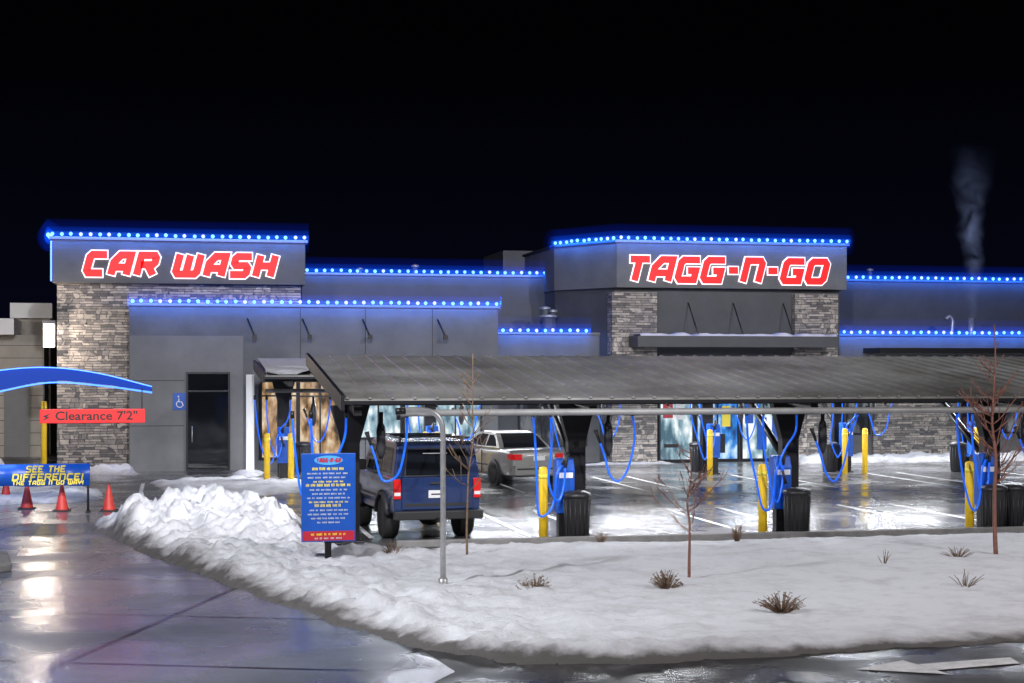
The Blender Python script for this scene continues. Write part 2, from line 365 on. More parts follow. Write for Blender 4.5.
# ------------------------------------------------------------ ground
def sheet(name,poly,z,m,kind='structure'):
    b=MB(); b.add([(x,y,z) for x,y in poly],[tuple(range(len(poly)))]); return tag(b.build(name,m),kind=kind)
sheet('ground',[(-400,-100),(500,-100),(500,600),(-400,600)],0,'road')
sheet('parking_lot',[(-2.6,28.36),(42,28.36),(42,53.5),(-2.6,53.5)],.004,'lot')
dp=[G(-260,700),G(400,700),G(455,672),G(430,655),G(300,595),(1.5,28.355),(-2.605,28.355),(-2.605,53.0),(-22,53.0),(-22,20)]
sheet('driveway',dp,.004,'drive')
lm=MB()
def stripe(b,x0,x1,y0,y1): b.add([(x0,y0,.008),(x1,y0,.008),(x1,y1,.008),(x0,y1,.008)],[(0,1,2,3)])
for k in range(-1,7):
    x=6.65+4.28*k
    stripe(lm,x-.05,x+.05,29.9,35.0); stripe(lm,x+1.25,x+1.35,29.9,35.0)
    x=3.1+4.28*k+.4
    stripe(lm,x-.05,x+.05,40.0,45.4); stripe(lm,x+1.0,x+1.1,40.0,45.4)
tag(lm.build('parking_markings','line'),kind='structure')
am=MB()
a=[G(855,670),G(903,661),G(950,675)]; am.add([(x,y,.009) for x,y in a],[(0,1,2)])
a=[G(918,665),G(1010,658),G(1020,664),G(935,671)]; am.add([(x,y,.009) for x,y in a],[(0,1,2,3)])
tag(am.build('road_arrow_marking','line'),kind='structure')
k=MB(); k.box(3.9,42,28.18,28.34,0,.13); tag(k.build('lot_kerb','kerb',bev=.02),kind='structure')
k=MB(); 
p=[G(-30,560),G(8,560),G(12,572),G(-30,578)]; k.prism(p,0,.14); tag(k.build('driveway_kerb','kerb',bev=.03),kind='structure')

# ------------------------------------------------------------ snow
def pdist(x,y,poly):
    ins=False; dm=1e9; n=len(poly)
    for i in range(n):
        x0,y0=poly[i]; x1,y1=poly[(i+1)%n]
        if (y0>y)!=(y1>y) and x<(x1-x0)*(y-y0)/(y1-y0)+x0: ins=not ins
        dx,dy=x1-x0,y1-y0; t=max(0,min(1,((x-x0)*dx+(y-y0)*dy)/(dx*dx+dy*dy+1e-9)))
        d=(x-x0-dx*t)**2+(y-y0-dy*t)**2
        if d<dm: dm=d
    return (1 if ins else -1)*math.sqrt(dm)
def snow(name,poly,cell,hf,df,base=0.0):
    xs=[p[0] for p in poly]; ys=[p[1] for p in poly]
    x0,x1,y0,y1=min(xs)-.3,max(xs)+.3,min(ys)-.3,max(ys)+.3
    nx=int((x1-x0)/cell)+1; ny=int((y1-y0)/cell)+1
    idx={}; V=[]; D=[]
    for j in range(ny):
        for i in range(nx):
            x=x0+i*cell; y=y0+j*cell
            w=.16*noise.noise((x*1.3,y*1.3,3.1))+.09*noise.noise((x*5,y*5,1.1))
            d=pdist(x,y,poly)
            if name=='snow_bank' and y>27.6 and x>4.4: w*=.3
            d+=w
            if d<-1.6*cell: continue
            idx[(i,j)]=len(V)
            V.append((x,y,base+(hf(x,y,d) if d>0 else -.05))); D.append(df(x,y,max(d,0)))
    Fc=[]
    for (i,j),a in idx.items():
        q=(idx.get((i+1,j)),idx.get((i+1,j+1)),idx.get((i,j+1)))
        if None in q: continue
        Fc.append((a,)+q)
    me=bpy.data.meshes.new(name); me.from_pydata(V,[],Fc)
    me.polygons.foreach_set('use_smooth',[True]*len(Fc))
    at=me.attributes.new('dirt','FLOAT','POINT'); at.data.foreach_set('value',D)
    me.materials.append(M['snow']); o=bpy.data.objects.new(name,me); COL.objects.link(o); tag(o,kind='structure'); return o
main=[G(*p) for p in [(85,529),(150,556),(240,590),(330,622),(420,650),(520,664),(620,665),(740,660),(860,652),(1100,636)]]
main+=[(22,28.1),(4.6,28.1),G(420,553),G(360,556),G(312,548),G(305,525),G(255,512),G(180,510),G(120,514)]
heaps=[(G(212,530),.58,1.0,1.2),(G(150,536),.27,.9,.7),(G(262,545),.42,.9,.9),(G(200,520),.20,.5,.6),(G(235,562),.14,1.2,.6),(G(305,575),.12,1.3,.7),(G(395,606),.08,1.4,.6)]
def chunk(x,y,f,seed):
    dd,pp=noise.voronoi((x*f,y*f,seed)); hsh=noise.cell((pp[0].x*7.3,pp[0].y*7.3,pp[0].z*7.3))
    return hsh*min(1,(dd[1]-dd[0])*4)
def mh(x,y,d):
    e=min(1,d/.6); e=e*(2-e)
    left=max(0,min(1,(8-x)/5.0))
    h=(.075+.03*left)*e+.03*e*noise.noise((x*.5,y*.5,0))
    hp=0
    for (cx,cy),a,sx,sy in heaps:
        hp+=a*math.exp(-((x-cx)/sx)**2*.5-((y-cy)/sy)**2*.5)
    lum=noise.fractal((x*1.9,y*1.9,5.0),.75,2.1,7)
    h+=hp*e*(1+.42*lum)
    rock=min(1,hp*2.2)+.5*left*math.exp(-((d-.5)/.6)**2)
    if rock>.04:
        sel=max(0,noise.noise((x*.9,y*.9,9))+.35)
        h+=rock*e*(.15*sel*chunk(x+.3*lum,y,2.6,1)+.08*chunk(x,y+.2*lum,5.2,2)+.05*noise.noise((x*8,y*8,7))+.04*noise.noise((x*14,y*14,2)))
    h+=(.07*left+.022)*lum*e
    if y<28-.2*x+6: h+=(.06+.05*noise.noise((x*1.1,y*1.1,8)))*math.exp(-((d-.7)/.45)**2)*(.06+.94*left)
    h+=.012*noise.noise((x*6,y*6,2))*e*(.4+left)+.008*noise.noise((x*17,y*17,2))*e
    return max(.010,h)
def md(x,y,d):
    left=max(0,min(1,(8-x)/5.0))
    return max(0,1.2-d/.38)*.8+ .20*max(0,noise.noise((x*.8,y*.8,4)))+.06+.16*max(0,1-d/1.8)+.10*left*max(0,noise.noise((x*3,y*3,4)))
snow('snow_bank',main,.06,mh,md)
def sh(a,f=1.6):
    def h(x,y,d):
        e=min(1,d/.5); e=e*(2-e); return max(.01,a*e*(.6+.45*noise.fractal((x*f,y*f,1),1,2,4)+.35*chunk(x,y,2.2,4)))
    return h
ds=lambda x,y,d: max(0,.9-d/.4)*.6+.1
snow('snow_patch',[G(-60,486),G(60,486),G(100,492),G(102,500),G(40,504),G(-60,506)],.1,sh(.26),ds)
snow('snow_mound',[(-4.6,46.5),(-9,46.5),(-10,50.5),(-4.9,51)],.12,sh(.75),ds)
snow('snow_mound',[G(80,474),G(138,476),(-1.0,50.5),(-3.4,51.6)],.12,sh(.3),ds)
snow('snow_patch',[G(150,483),G(215,478),G(300,480),G(330,490),G(250,497),G(215,492),G(170,494)],.1,sh(.13,2.5),ds,.0)
snow('snow_patch',[G(230,473),G(262,472),G(262,476),G(236,478)],.12,sh(.16,2.5),ds,.0)
snow('snow_strip',[(20.5,50.2),(34,50.2),(34,52.7),(20.8,52.7)],.14,sh(.28),ds)
snow('snow_strip',[(10.5,50.8),(16.5,50.9),(16.5,51.7),(10.5,51.7)],.14,sh(.1),ds)

# ------------------------------------------------------------ car wash building
B=empty('car_wash_building',(8,54,0),'long low grey car wash building with two raised stone towers outlined in blue lights','building')
def bb(name,m,x0,x1,y0,y1,z0,z1,parent=None,bev=0):
    b=MB(); b.box(x0,x1,y0,y1,z0,z1); return b.build(name,m,parent or B,bev=bev)
YA,YT,YM,YR,YB=50.7,52.0,52.6,53.0,56.0
xA0,xA1=X(129,YA),X(498,YA)
bb('rear_hall_wall','stucco_d',X(302,YB),45,YB,68,0,6.45)
bb('rear_hall_coping','coping',X(302,YB)-.05,45,YB-.08,YB+.3,6.453,6.53)
bb('rooftop_block','stucco_d',X(503,62),X(570,62),62,66,6.46,7.85)
fl=bb('front_wing_wall','stucco',xA0,xA1,YA,55.9,0,5.12)
bb('front_wing_coping','coping',xA0-.06,xA1+.06,YA-.09,YA+.25,5.123,5.2)
bb('front_wing_lower_wall','stucco_l',xA0+.02,X(243,YA),YA-.06,YA-.001,0,4.2)
for pz in (1.4,2.8): bb('wall_joint','dark',xA0+.03,X(186,YA)-.05,YA-.064,YA-.0602,pz,pz+.02)
for px in (300,365,432): bb('wall_joint','dark',X(px,YA),X(px,YA)+.025,YA-.005,YA-.0005,0.1,5.1)
xT0,xT1=X(57,YT),X(301,YT)
bb('stone_tower','stone',xT0,xT1,YT,58,0,5.86)
bb('tower_fascia','stucco',xT0-.12,xT1+.1,YT-.4,58.2,5.87,7.2)
bb('tower_coping','coping',xT0-.2,xT1+.18,YT-.5,58.3,7.203,7.29)
bb('middle_wall','stucco',xA1+.01,X(606,YM),YM,55.9,0,4.33)
bb('middle_coping','coping',xA1+.07,X(600,YM),YM-.08,YM+.25,4.333,4.4)
xl=X(615,YT); xr=X(842,YT)-.1; 
foot=[(xl,YT),(xr,YT),(xr,59),(xl-1.5,59),(xl-1.5,54.4)]
b=MB(); b.prism(foot,0,5.9); b.build('sign_tower_wall','stucco_d',B)
fo=[(xl-.05,YT-.4),(xr+.1,YT-.4),(xr+.1,59.1),(xl-1.55,59.1),(xl-1.55,54.3)]
b=MB(); b.prism(fo,5.903,7.4); b.build('sign_tower_fascia','stucco',B)
b=MB(); b.prism([(p[0]+(-.07 if p[0]<xr else .07),p[1]+(-.08 if p[1]<55 else .08)) for p in fo],7.403,7.49); b.build('sign_tower_coping','coping',B)
b=MB(); b.prism([(X(600,53.2),53.2),(X(612,YT-.25),YT-.25),(X(657,YT-.25),YT-.25),(X(657,YT-.25),54),(X(600,53.2),54)],0,5.75); b.build('stone_pier','stone',B)
bb('stone_pier','stone',X(795,YT-.25),X(838,YT-.25),YT-.25,54,0,5.75)
bb('right_wing_wall','stucco',xr+.01,45,YR,55.9,0,4.33)
bb('right_wing_coping','coping',xr+.05,45,YR-.08,YR+.25,4.333,4.4)
bb('stone_panel','stone',X(872,YR),X(955,YR),YR-.12,YR-.001,0,2.9)
aw=bb('shop_awning','stucco_d',X(637,YT-1.2),X(838,YT-1.2),YT-1.3,YT-.26,Z(700,347,YT-1.2),Z(700,336,YT-1.2))
b=MB(); x=X(637,YT-1.2)
z1=Z(700,336,YT-1.2)
nseg=60; xa,xb=X(640,YT-1.2),X(836,YT-1.2); vs=[];fs=[]
for i in range(nseg+1):
    xx=xa+(xb-xa)*i/nseg; hh=.07+.09*noise.noise((xx*2.5,0,0))
    vs+=[(xx,YT-1.28,z1+.002),(xx,YT-1.2,z1+max(.012,hh)),(xx,YT-.4,z1+max(.03,hh*1.1)),(xx,YT-.3,z1+.002)]
for i in range(nseg):
    for j in range(3): fs.append((i*4+j,i*4+4+j,i*4+5+j,i*4+1+j))
b.add(vs,fs,True); b.build('awning_snow','snow',aw)
for px in (700,745,795):
    b=MB(); b.tube([(X(px,YT-1.2),YT-1.1,z1),(X(px-12,YT),YT-.02,z1+1.15)],.02); b.build('tie_rod','dark',B)
bb('dark_awning','frame',X(880,51.6),45,51.6,52.98,Z(950,353,51.6),Z(950,348,51.6))
for px in (250,305,365,440):
    b=MB(); b.tube([(X(px,YA)-.08,YA-.02,4.75),(X(px,YA)+.12,YA-.35,4.2)],.025); b.box(X(px,YA)+.05,X(px,YA)+.19,YA-.42,YA-.3,4.1,4.24); b.build('wall_bracket','dark',B)
def window(x0,x1,z0,z1,y,m,nv=1,nh=0,name='window'):
    b=MB(); t=.06
    b.box(x0-t,x0,y-.08,y-.002,z0-t,z1+t); b.box(x1,x1+t,y-.08,y-.002,z0-t,z1+t)
    b.box(x0,x1,y-.08,y-.002,z1,z1+t); b.box(x0,x1,y-.08,y-.002,z0-t,z0)
    for i in range(1,nv): xx=x0+(x1-x0)*i/nv; b.box(xx-.025,xx+.025,y-.07,y-.012,z0,z1)
    for i in range(1,nh+1): zz=z0+(z1-z0)*(.82 if nh==1 else i/(nh+1)); b.box(x0,x1,y-.065,y-.013,zz-.025,zz+.025)
    f=b.build(name,'frame',B)
    g=MB(); g.box(x0,x1,y-.01,y-.003,z0,z1); g.build('pane',m,f); return f
d=window(X(188,YA),X(228,YA),.05,Z(208,374,YA),YA-.065,'glass_dark',1,1,'door')
b=MB(); b.tube([(X(192,YA),YA-.2,.9),(X(192,YA),YA-.2,1.4)],.02); b.build('door_handle','silver',d)
window(X(262,YA),X(296,YA),.4,2.75,YA,'win_warm',2,1)
window(X(300,YA),X(340,YA),.3,2.75,YA,'win_warm',2,1)
window(X(356,YA),X(400,YA),1.0,2.75,YA,'win_cool',2,1)
window(X(405,YA),X(480,YA),1.0,2.3,YA,'win_cool',3,0)
window(X(520,YM),X(585,YM),.6,2.5,YM,'win_dim',3,1)
window(X(660,YT),X(692,YT),.1,2.7,YT,'win_cool',1,1)
window(X(697,YT),X(737,YT),.1,2.7,YT,'win_blue',2,1)
window(X(742,YT),X(784,YT),.1,2.7,YT,'win_cool',2,1)
window(X(848,YR),X(868,YR),.9,2.5,YR,'win_dim',1,0)
window(X(962,YR),X(1040,YR),.9,2.5,YR,'win_dim',4,0)
for (px,w_,z0,z1_,m) in ((663,.35,1.5,2.1,'signred'),(676,.3,1.45,2.0,'white'),(664,.5,.5,.62,'dark'),(757,.35,.4,1.5,'signblue'),(772,.3,.5,1.5,'signblue'),(706,.3,1.5,2.0,'white'),(700,.9,.3,.95,'dark'),(722,.3,1.2,1.9,'signyel'),(745,.3,1.3,2.1,'cab')):
    bb('window_poster',m,X(px,YT-.02),X(px,YT-.02)+w_,YT-.03,YT-.012,z0,z1_)
bb('door_canopy_column','white',X(246,YA-1.2),X(254,YA-1.2),YA-1.3,YA-1.1,0,3.0)
def vent(px,py0,py1,y,r,cap=True):
    z0=Z(px,py0,y); z1=Z(px,py1,y); x=X(px,y); b=MB(); b.lathe(x,y,[(r,z0-.9),(r,z1-.12),(r*1.7,z1-.12),(r*1.7,z1-.05),(.02,z1)],12); b.build('roof_vent','silver',B)
vent(172,301,290,54.5,.10); vent(263,301,290,54.5,.10); vent(178,301,293,54.7,.06); vent(415,272,264,58,.09); vent(360,272,267,59,.07)
vent(545,330,306,54.2,.12); vent(553,330,309,54.4,.1); vent(870,278,268,58,.08); vent(548,330,314,54,.2)
b=MB(); x=X(952,54.5); z=Z(952,330,54.5); b.tube(smooth_path([(x,54.5,z-.6),(x,54.5,z),(x+.02,54.5,z+.35),(x-.1,54.5,z+.5),(x-.25,54.5,z+.4)]),.07); b.build('roof_vent','silver',B)
x=X(971,54.5); b=MB(); b.tube([(x,54.5,4),(x,54.5,Z(971,318,54.5))],.11); b.build('roof_flue','silver',B)
b=MB(); b.box(xT0-.17,xT0-.125,YT-.45,YT-.41,5.9,7.15); b.build('corner_light','archedge',B)

# ------------------------------------------------------------ light strings
bulb_me={}
def bulb_mesh(m):
    if m not in bulb_me:
        b=MB(); b.lathe(0,0,[(.012,-.06),(.045,-.035),(.058,0),(.045,.037),(.012,.057)],8); o=b.build('bulb',m); bulb_me[m]=o.data; bpy.data.objects.remove(o)
    return bulb_me[m]
def strip_light(a,c,e):
    a=Vector(a);c=Vector(c); L=(c-a).length; d=(c-a).normalized()
    l=bpy.data.lights.new('string_glow','AREA'); l.shape='RECTANGLE'; l.size=L; l.size_y=.04; l.energy=e*L; l.color=(.02,.2,1)
    o=bpy.data.objects.new('string_glow',l); COL.objects.link(o)
    n=Vector((-d.y,d.x,0)); 
    if n.y<0 or abs(d.x)<.01: n=Vector((abs(d.y),max(0,d.x),0)) if abs(d.x)<.01 else -n
    em=(n*.65+Vector((0,0,-.76))).normalized()
    zx=-em; xx=d; yy=zx.cross(xx)
    mt=Matrix((xx,yy,zx)).transposed().to_4x4(); mt.translation=(a+c)/2-n*.12+Vector((0,0,-.05)); o.matrix_world=mt
def string(pts,label,sp=.285,e=9):
    em=empty('light_string',pts[0],label,'string lights','strings of blue roofline lights')
    b=MB(); b.tube([Vector(p)+Vector((0,0,.05)) for p in pts],.01,5); b.build('wire','wire',em)
    for nm,m,r in (('inner_added_glow','halo1',.09),('outer_added_glow','halo2',.24),('wide_added_glow','halo3',.48)):  # nested glowing tubes added to imitate bloom around the string
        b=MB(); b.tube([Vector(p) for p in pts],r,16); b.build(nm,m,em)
    for a,c in zip(pts,pts[1:]):
        a=Vector(a);c=Vector(c); n=max(1,int((c-a).length/sp))
        strip_light(a,c,e)
        for k in range(n):
            p=a.lerp(c,(k+.5)/n); o=bpy.data.objects.new('bulb',bulb_mesh(random.choice(['bulb','bulb','bulb2','bulb3']))); COL.objects.link(o); o.parent=em
            o.location=p-Vector(pts[0])+Vector((random.uniform(-.02,.02),0,random.uniform(-.012,.012)))
string([(xT0-.25,YT+1.2,7.36),(xT0-.25,YT-.56,7.36),(xT1+.2,YT-.56,7.36)],'blue light string along the top of the left stone tower above the CAR WASH letters')
string([(xA0-.05,YA-.17,5.27),(xA1+.05,YA-.17,5.27)],'long blue light string along the roof edge of the left front wing')
string([(X(303,YB),YB-.16,6.6),(X(556,YB),YB-.16,6.6)],'blue light string along the rear hall roof between the two towers')
string([(xA1+.1,YM-.16,4.47),(X(589,YM),YM-.16,4.47)],'short low blue light string between front wing and right tower')
string([(xl-1.65,54.2,7.55),(xl-.1,YT-.56,7.55),(xr+.17,YT-.56,7.55)],'blue light string wrapping the top of the right sign tower')
string([(X(843,YB),YB-.16,6.6),(X(1050,YB),YB-.16,6.6)],'upper blue light string on the rear roof right of the sign tower')
string([(xr+.1,YR-.16,4.47),(X(1050,YR),YR-.16,4.47)],'lower blue light string on the right wing roof edge')

# ------------------------------------------------------------ channel letters
def sign(word,x0,x1,z0,z1,y,label):
    e=empty('channel_letter_sign',((x0+x1)/2,y,z0),label,'sign')
    tr=.235; tw=tr+.075; h=z1-z0-tw; sl=.26*h
    gap=.32; ws=[(GL[c][0]*h*.95 if c!=' ' else .08) for c in word]
    av=(x1-x0-tw-sl); s=(av-gap*(len(word)-1))/sum(ws)
    x=x0+tw/2
    for c,w in zip(word,ws):
        w*=s
        if c!=' ':
            r=MB(); wb=MB()
            for k,(pl,cl) in enumerate(GL[c][1]):
                pts=[(x+u*w+v*sl,z0+tw/2+v*h) for u,v in pl]
                stroke(wb,pts,cl,tw,y-.05-.003*k,y-.002,.085)
                stroke(r,pts,cl,tr,y-.075-.003*k,y-.055,.05)
            lo=r.build('letter','letter_red',e); wb.build('letter_halo','letter_white',lo)
        x+=w+gap
sign('CAR WASH',X(81,51.6),X(280,51.6),Z(180,279,51.6),Z(180,251,51.6),51.595,'glowing red CAR WASH letters with white outline on the left tower')
sign('TAGG-N-GO',X(622,51.6),X(831,51.6),Z(730,285,51.6),Z(730,256,51.6),51.595,'glowing red TAGG-N-GO letters with white outline on the right tower')

# ------------------------------------------------------------ accessible sign
e=empty('accessible_parking_sign',(X(180,YA),YA-.08,1.8),'small blue wheelchair symbol sign on the wall beside the black door','sign')
xc=X(180,YA); b=MB(); z0,z1=Z(180,410,YA),Z(180,393,YA); b.box(xc-.21,xc+.21,YA-.09,YA-.07,z0,z1); b.build('sign_plate','signblue',e)
b=MB(); zc=(z0+z1)/2; yy=YA-.1
arc=[(xc-.01+.10*math.cos(R(a)),yy,zc-.08+.10*math.sin(R(a))) for a in range(100,361,20)]
b.tube(arc,.017,6); b.tube([(xc-.04,yy,zc+.1),(xc-.03,yy,zc-.01),(xc+.05,yy,zc-.01),(xc+.1,yy,zc-.13)],.02,6)
b.tube([(xc-.05,yy,zc+.13),(xc-.05,yy,zc+.18)],.03,8); b.build('wheelchair_symbol','white',e)

# ------------------------------------------------------------ vacuum canopies
def canopy(x0,x1,yf,yb,zf,zb,label,cols,coly):
    e=empty('vacuum_canopy',(cols[0],coly,0),label,'canopy','vacuum canopies')
    def zt(y): return zf+(zb-zf)*(y-yf)/(yb-yf)
    b=MB(); b.add([(x0,yf,zf),(x1,yf,zf),(x1,yb,zb),(x0,yb,zb),(x0,yf,zf-.05),(x1,yf,zf-.05),(x1,yb,zb-.05),(x0,yb,zb-.05)],
        [(0,1,2,3),(4,7,6,5),(0,4,5,1),(1,5,6,2),(2,6,7,3),(3,7,4,0)])
    n=int((x1-x0)/.4)
    for i in range(n+1):
        x=x0+.02+i*.4
        if x>x1-.1: break
        b.add([(x,yf-.03,zf-.002),(x+.06,yf-.03,zf-.002),(x+.06,yb,zb-.002),(x,yb,zb-.002),(x+.015,yf-.03,zf+.028),(x+.045,yf-.03,zf+.028),(x+.045,yb,zb+.028),(x+.015,yb,zb+.028)],
         [(4,5,6,7),(0,4,7,3),(1,2,6,5),(0,1,5,4),(3,7,6,2)])
    b.build('roof_sheet','roof',e)
    b=MB(); b.prism([(yf-.10,zf-.10),(yf-.035,zf-.10),(yf-.035,zf-.045),(yf-.10,zf-.035)],x0,x1,'x'); b.build('gutter','frame',e)
    b=MB(); b.prism([(yf-.12,zf-.2),(yb+.05,zb-.22),(yb+.05,zb+.06),(yf-.12,zf+.07)],x0-.07,x0-.005,'x'); b.build('end_fascia','dark',e)
    for yy in (yf+.9,(yf+yb)/2,yb-.5):
        b=MB(); b.box(x0+.05,x1,yy-.06,yy+.06,zt(yy)-.24,zt(yy)-.06); b.build('purlin','dark',e)
    for cx in cols:
        b=MB(); b.add([(cx-.07,yf+.1,zf-.12),(cx+.07,yf+.1,zf-.12),(cx+.07,yb-.1,zb-.25),(cx-.07,yb-.1,zb-.25),(cx-.07,yf+.1,zf-.3),(cx+.07,yf+.1,zf-.3),(cx+.07,yb-.1,zb-.46),(cx-.07,yb-.1,zb-.46)],
          [(0,1,2,3),(4,7,6,5),(0,4,5,1),(1,5,6,2),(2,6,7,3),(3,7,4,0)]); b.build('rafter','dark',e)
        zc=zt(coly)-.3
        b=MB(); b.prism([(cx-.17,.02),(cx+.17,.02),(cx+.17,zc-.7),(cx+.36,zc),(cx-.36,zc),(cx-.17,zc-.7)],coly-.12,coly+.12,'y')
        b.box(cx-.26,cx+.26,coly-.22,coly+.22,0,.03); b.build('post','dark',e,bev=.01)
        b=MB(); b.tube([(cx,coly+.1,1.35),(cx,coly+2.4,zt(coly+2.4)-.4)],.07,8); b.build('brace','dark',e)
        for dx in (1.1,3.2):
            if cx+dx<x1 and cx+dx>x0:
                yy=(yf+yb)/2+.6
                b=MB(); b.box(cx+dx-.5,cx+dx+.5,yy-.08,yy+.08,zt(yy)-.30,zt(yy)-.25); b.build('light_fitting','led',e)
    return e
fx=[3.2+4.28*k for k in range(0,5)]
canopy(2.95,24.5,28.0,35.3,2.66,3.47,'nearer long vacuum canopy with frosted seamed metal roof on black posts',fx,29.4)
rx=[3.15+4.28*k for k in range(0,7)]
canopy(2.45,31,43.6,48.4,3.0,3.38,'farther vacuum canopy behind, mostly hidden, its snowy left end showing',rx,46.6)
def roofsnow(name,x0,x1,yf,yb,zf,zb,amt,lab,thr):
    nx=int((x1-x0)/.16); ny=int((yb-yf)/.16); vs=[];fs=[];D=[]
    for j in range(ny+1):
        for i in range(nx+1):
            x=x0+(x1-x0)*i/nx; y=yf+(yb-yf)*j/ny; v=noise.fractal((x*.5,y*.9,amt*10),1,2,4)
            vs.append((x,y,zf+(zb-zf)*(y-yf)/(yb-yf)+.045+max(-.03,min(.075,(v-thr)*.35)))); D.append(.1)
    for j in range(ny):
        for i in range(nx):
            a=j*(nx+1)+i; fs.append((a,a+1,a+nx+2,a+nx+1))
    me=bpy.data.meshes.new(name); me.from_pydata(vs,[],fs); me.polygons.foreach_set('use_smooth',[True]*len(fs))
    at=me.attributes.new('dirt','FLOAT','POINT'); at.data.foreach_set('value',D)
    me.materials.append(M['snow']); o=bpy.data.objects.new(name,me); COL.objects.link(o); tag(o,lab,'snow'); return o
o=roofsnow('roof_snow',2.5,30.9,43.65,48.3,3.01,3.37,.9,'snow lying on the farther canopy roof behind',-.5)
b=MB(); b.tube([(3.9,27.8,2.41),(25,27.8,2.41)],.06,12)
for k in range(5):
    for dx in (.7,2.6): b.tube([(3.9+4.28*k+dx,27.8,2.42),(3.9+4.28*k+dx,28.15,2.56)],.018,6)
o=b.build('vacuum_pipe','pipe'); tag(o,'long grey vacuum pipe running under the front edge of the nearer canopy','pipe')
b=MB(); b.tube([(2.6,46.0,2.55),(31,46.0,2.55)],.06,10)
o=b.build('vacuum_pipe','pipe'); tag(o,'grey vacuum pipe running under the farther canopy','pipe')

# ------------------------------------------------------------ vacuum stations
def station(loc,label,seed,zt=2.34):
    rr=random.Random(seed); j=lambda a:rr.uniform(-a,a)
    e=empty('vacuum_station',loc,label,'vacuum','vacuum stations under the canopies')
    def bd(b,n,m,p=None,bev=0): return b.build(n,m,p or e,world=False,bev=bev)
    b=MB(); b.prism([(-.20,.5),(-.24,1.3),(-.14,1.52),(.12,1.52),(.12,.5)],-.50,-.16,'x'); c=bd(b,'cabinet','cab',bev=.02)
    b=MB(); b.box(-.46,-.20,-.245,-.235,1.16,1.26); bd(b,'label_panel','white',c)
    b=MB(); b.box(-.46,-.20,-.232,-.222,.70,1.10); bd(b,'front_panel','signblue',c)
    b=MB(); b.box(-.45,-.21,-.16,.05,0,.5); b.box(-.5,-.16,-.22,.1,0,.05); bd(b,'pedestal','dark',bev=.01)
    b=MB(); b.lathe(.52,-.1,[(.03,1.55),(.07,1.65),(.085,1.72),(.085,2.05),(.07,2.15),(.04,2.2),(.04,2.4)],14); bd(b,'dust_canister','grime')
    a0=j(.12)
    H1=[(-1.15+a0,-.6,zt),(-1.10+a0,-.58,1.75),(-1.0+j(.05),-.55,1.05),(-.86+j(.05),-.5,.58+j(.08)),(-.72,-.45,.50+j(.06)),(-.60,-.4,.75),(-.54,-.35,1.2),(-.42,-.28,1.4)]
    H2=[(-.82+a0,-.6,zt),(-.80+a0,-.58,1.75),(-.73,-.52,1.15),(-.62,-.46,.80+j(.08)),(-.50,-.4,.74+j(.06)),(-.40,-.34,1.0),(-.36,-.3,1.35)]
    H3=[(.95+j(.2),-.5,zt),(.93,-.45,1.9),(.82,-.4,1.35),(.66,-.34,1.08+j(.1)),(.50,-.3,1.2),(.40,-.28,1.55),(.32,-.25,1.8)]
    H4=[(-.15,-.45,zt),(-.17,-.44,2.0),(-.3+j(.08),-.4,1.7),(-.45,-.38,1.45),(-.40,-.36,1.25)]
    for h in (H1,H2,H3,H4)[:4 if seed%2 else 3]:
        s=smooth_path(h,7)
        b=MB(); b.tube([(h[0][0],h[0][1],zt+.10),(h[0][0],h[0][1],zt-.03)],.035); bd(b,'hose_swivel','dark')
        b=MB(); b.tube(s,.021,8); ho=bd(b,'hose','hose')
        p=Vector(h[-1]); q=Vector(h[-2]); dd=(p-q).normalized()
        b=MB(); b.tube([p,p+dd*.12,p+dd*.26],[.025,.03,.045],8); bd(b,'nozzle','trim',ho)
    return e
station((fx[1],29.05,0),'vacuum station with blue hoses at the canopy post right of the blue SUV',2)
station((fx[2],29.05,0),'vacuum station with blue hoses at the middle front canopy post',3)
station((fx[3],29.05,0),'vacuum station with blue hoses at the front post farthest right',4)
station((fx[0],29.05,0),'vacuum station at the leftmost front post behind the blue menu sign',5)
rl=['rear row vacuum station at the left end of the farther canopy','rear row vacuum station seen just behind the blue SUV','rear row vacuum station behind the front post right of the sedan','rear row vacuum station in front of the blue shop window','rear row vacuum station below the stone pier of the sign tower','rear row vacuum station near the right edge']
for k,l in enumerate(rl): station((rx[k]+.28,45.9,0),l,11+k)

def bollard(loc,label,h=1.38):
    e=empty('bollard',loc,label,'bollard','yellow bollards')
    b=MB(); b.lathe(0,0,[(.085,0),(.085,h-.05),(.065,h-.015),(.02,h)],14); b.build('post','yellow',e,world=False)
    b=MB(); b.lathe(0,0,[(.0875,h-.22),(.0875,h-.14)],14); b.build('band','signyel',e,world=False)
    return e
b0=bollard((6.7,28.75,0),'yellow bollard in the front row just right of the blue SUV')
dup(b0,(10.98,28.75,0),'yellow bollard in the front row left of the middle black bin')
dup(b0,(15.26,28.75,0),'yellow bollard in the front row beside the red barked sapling')
dup(b0,(2.42,28.75,0),'yellow bollard in the front row mostly hidden by the blue menu sign')
for k,(px,l) in enumerate([(267,'leftmost yellow bollard in the rear row left of the warm lit window'),(291,'second yellow bollard in the rear row before the warm lit window'),(425,'left yellow bollard in the rear row behind the blue SUV'),(437,'right yellow bollard in the rear row behind the blue SUV'),(710,'yellow bollard in the rear row before the shop windows'),(845,'left yellow bollard of the pair right of the sign tower'),(865,'right yellow bollard of the pair right of the sign tower'),(977,'yellow bollard in the rear row by the right edge')]):
    dup(b0,(X(px,45.2),45.2,0),l)
b1=bollard((X(44,50),50,0),'tall yellow post beside the wash lane at the left edge',2.2)

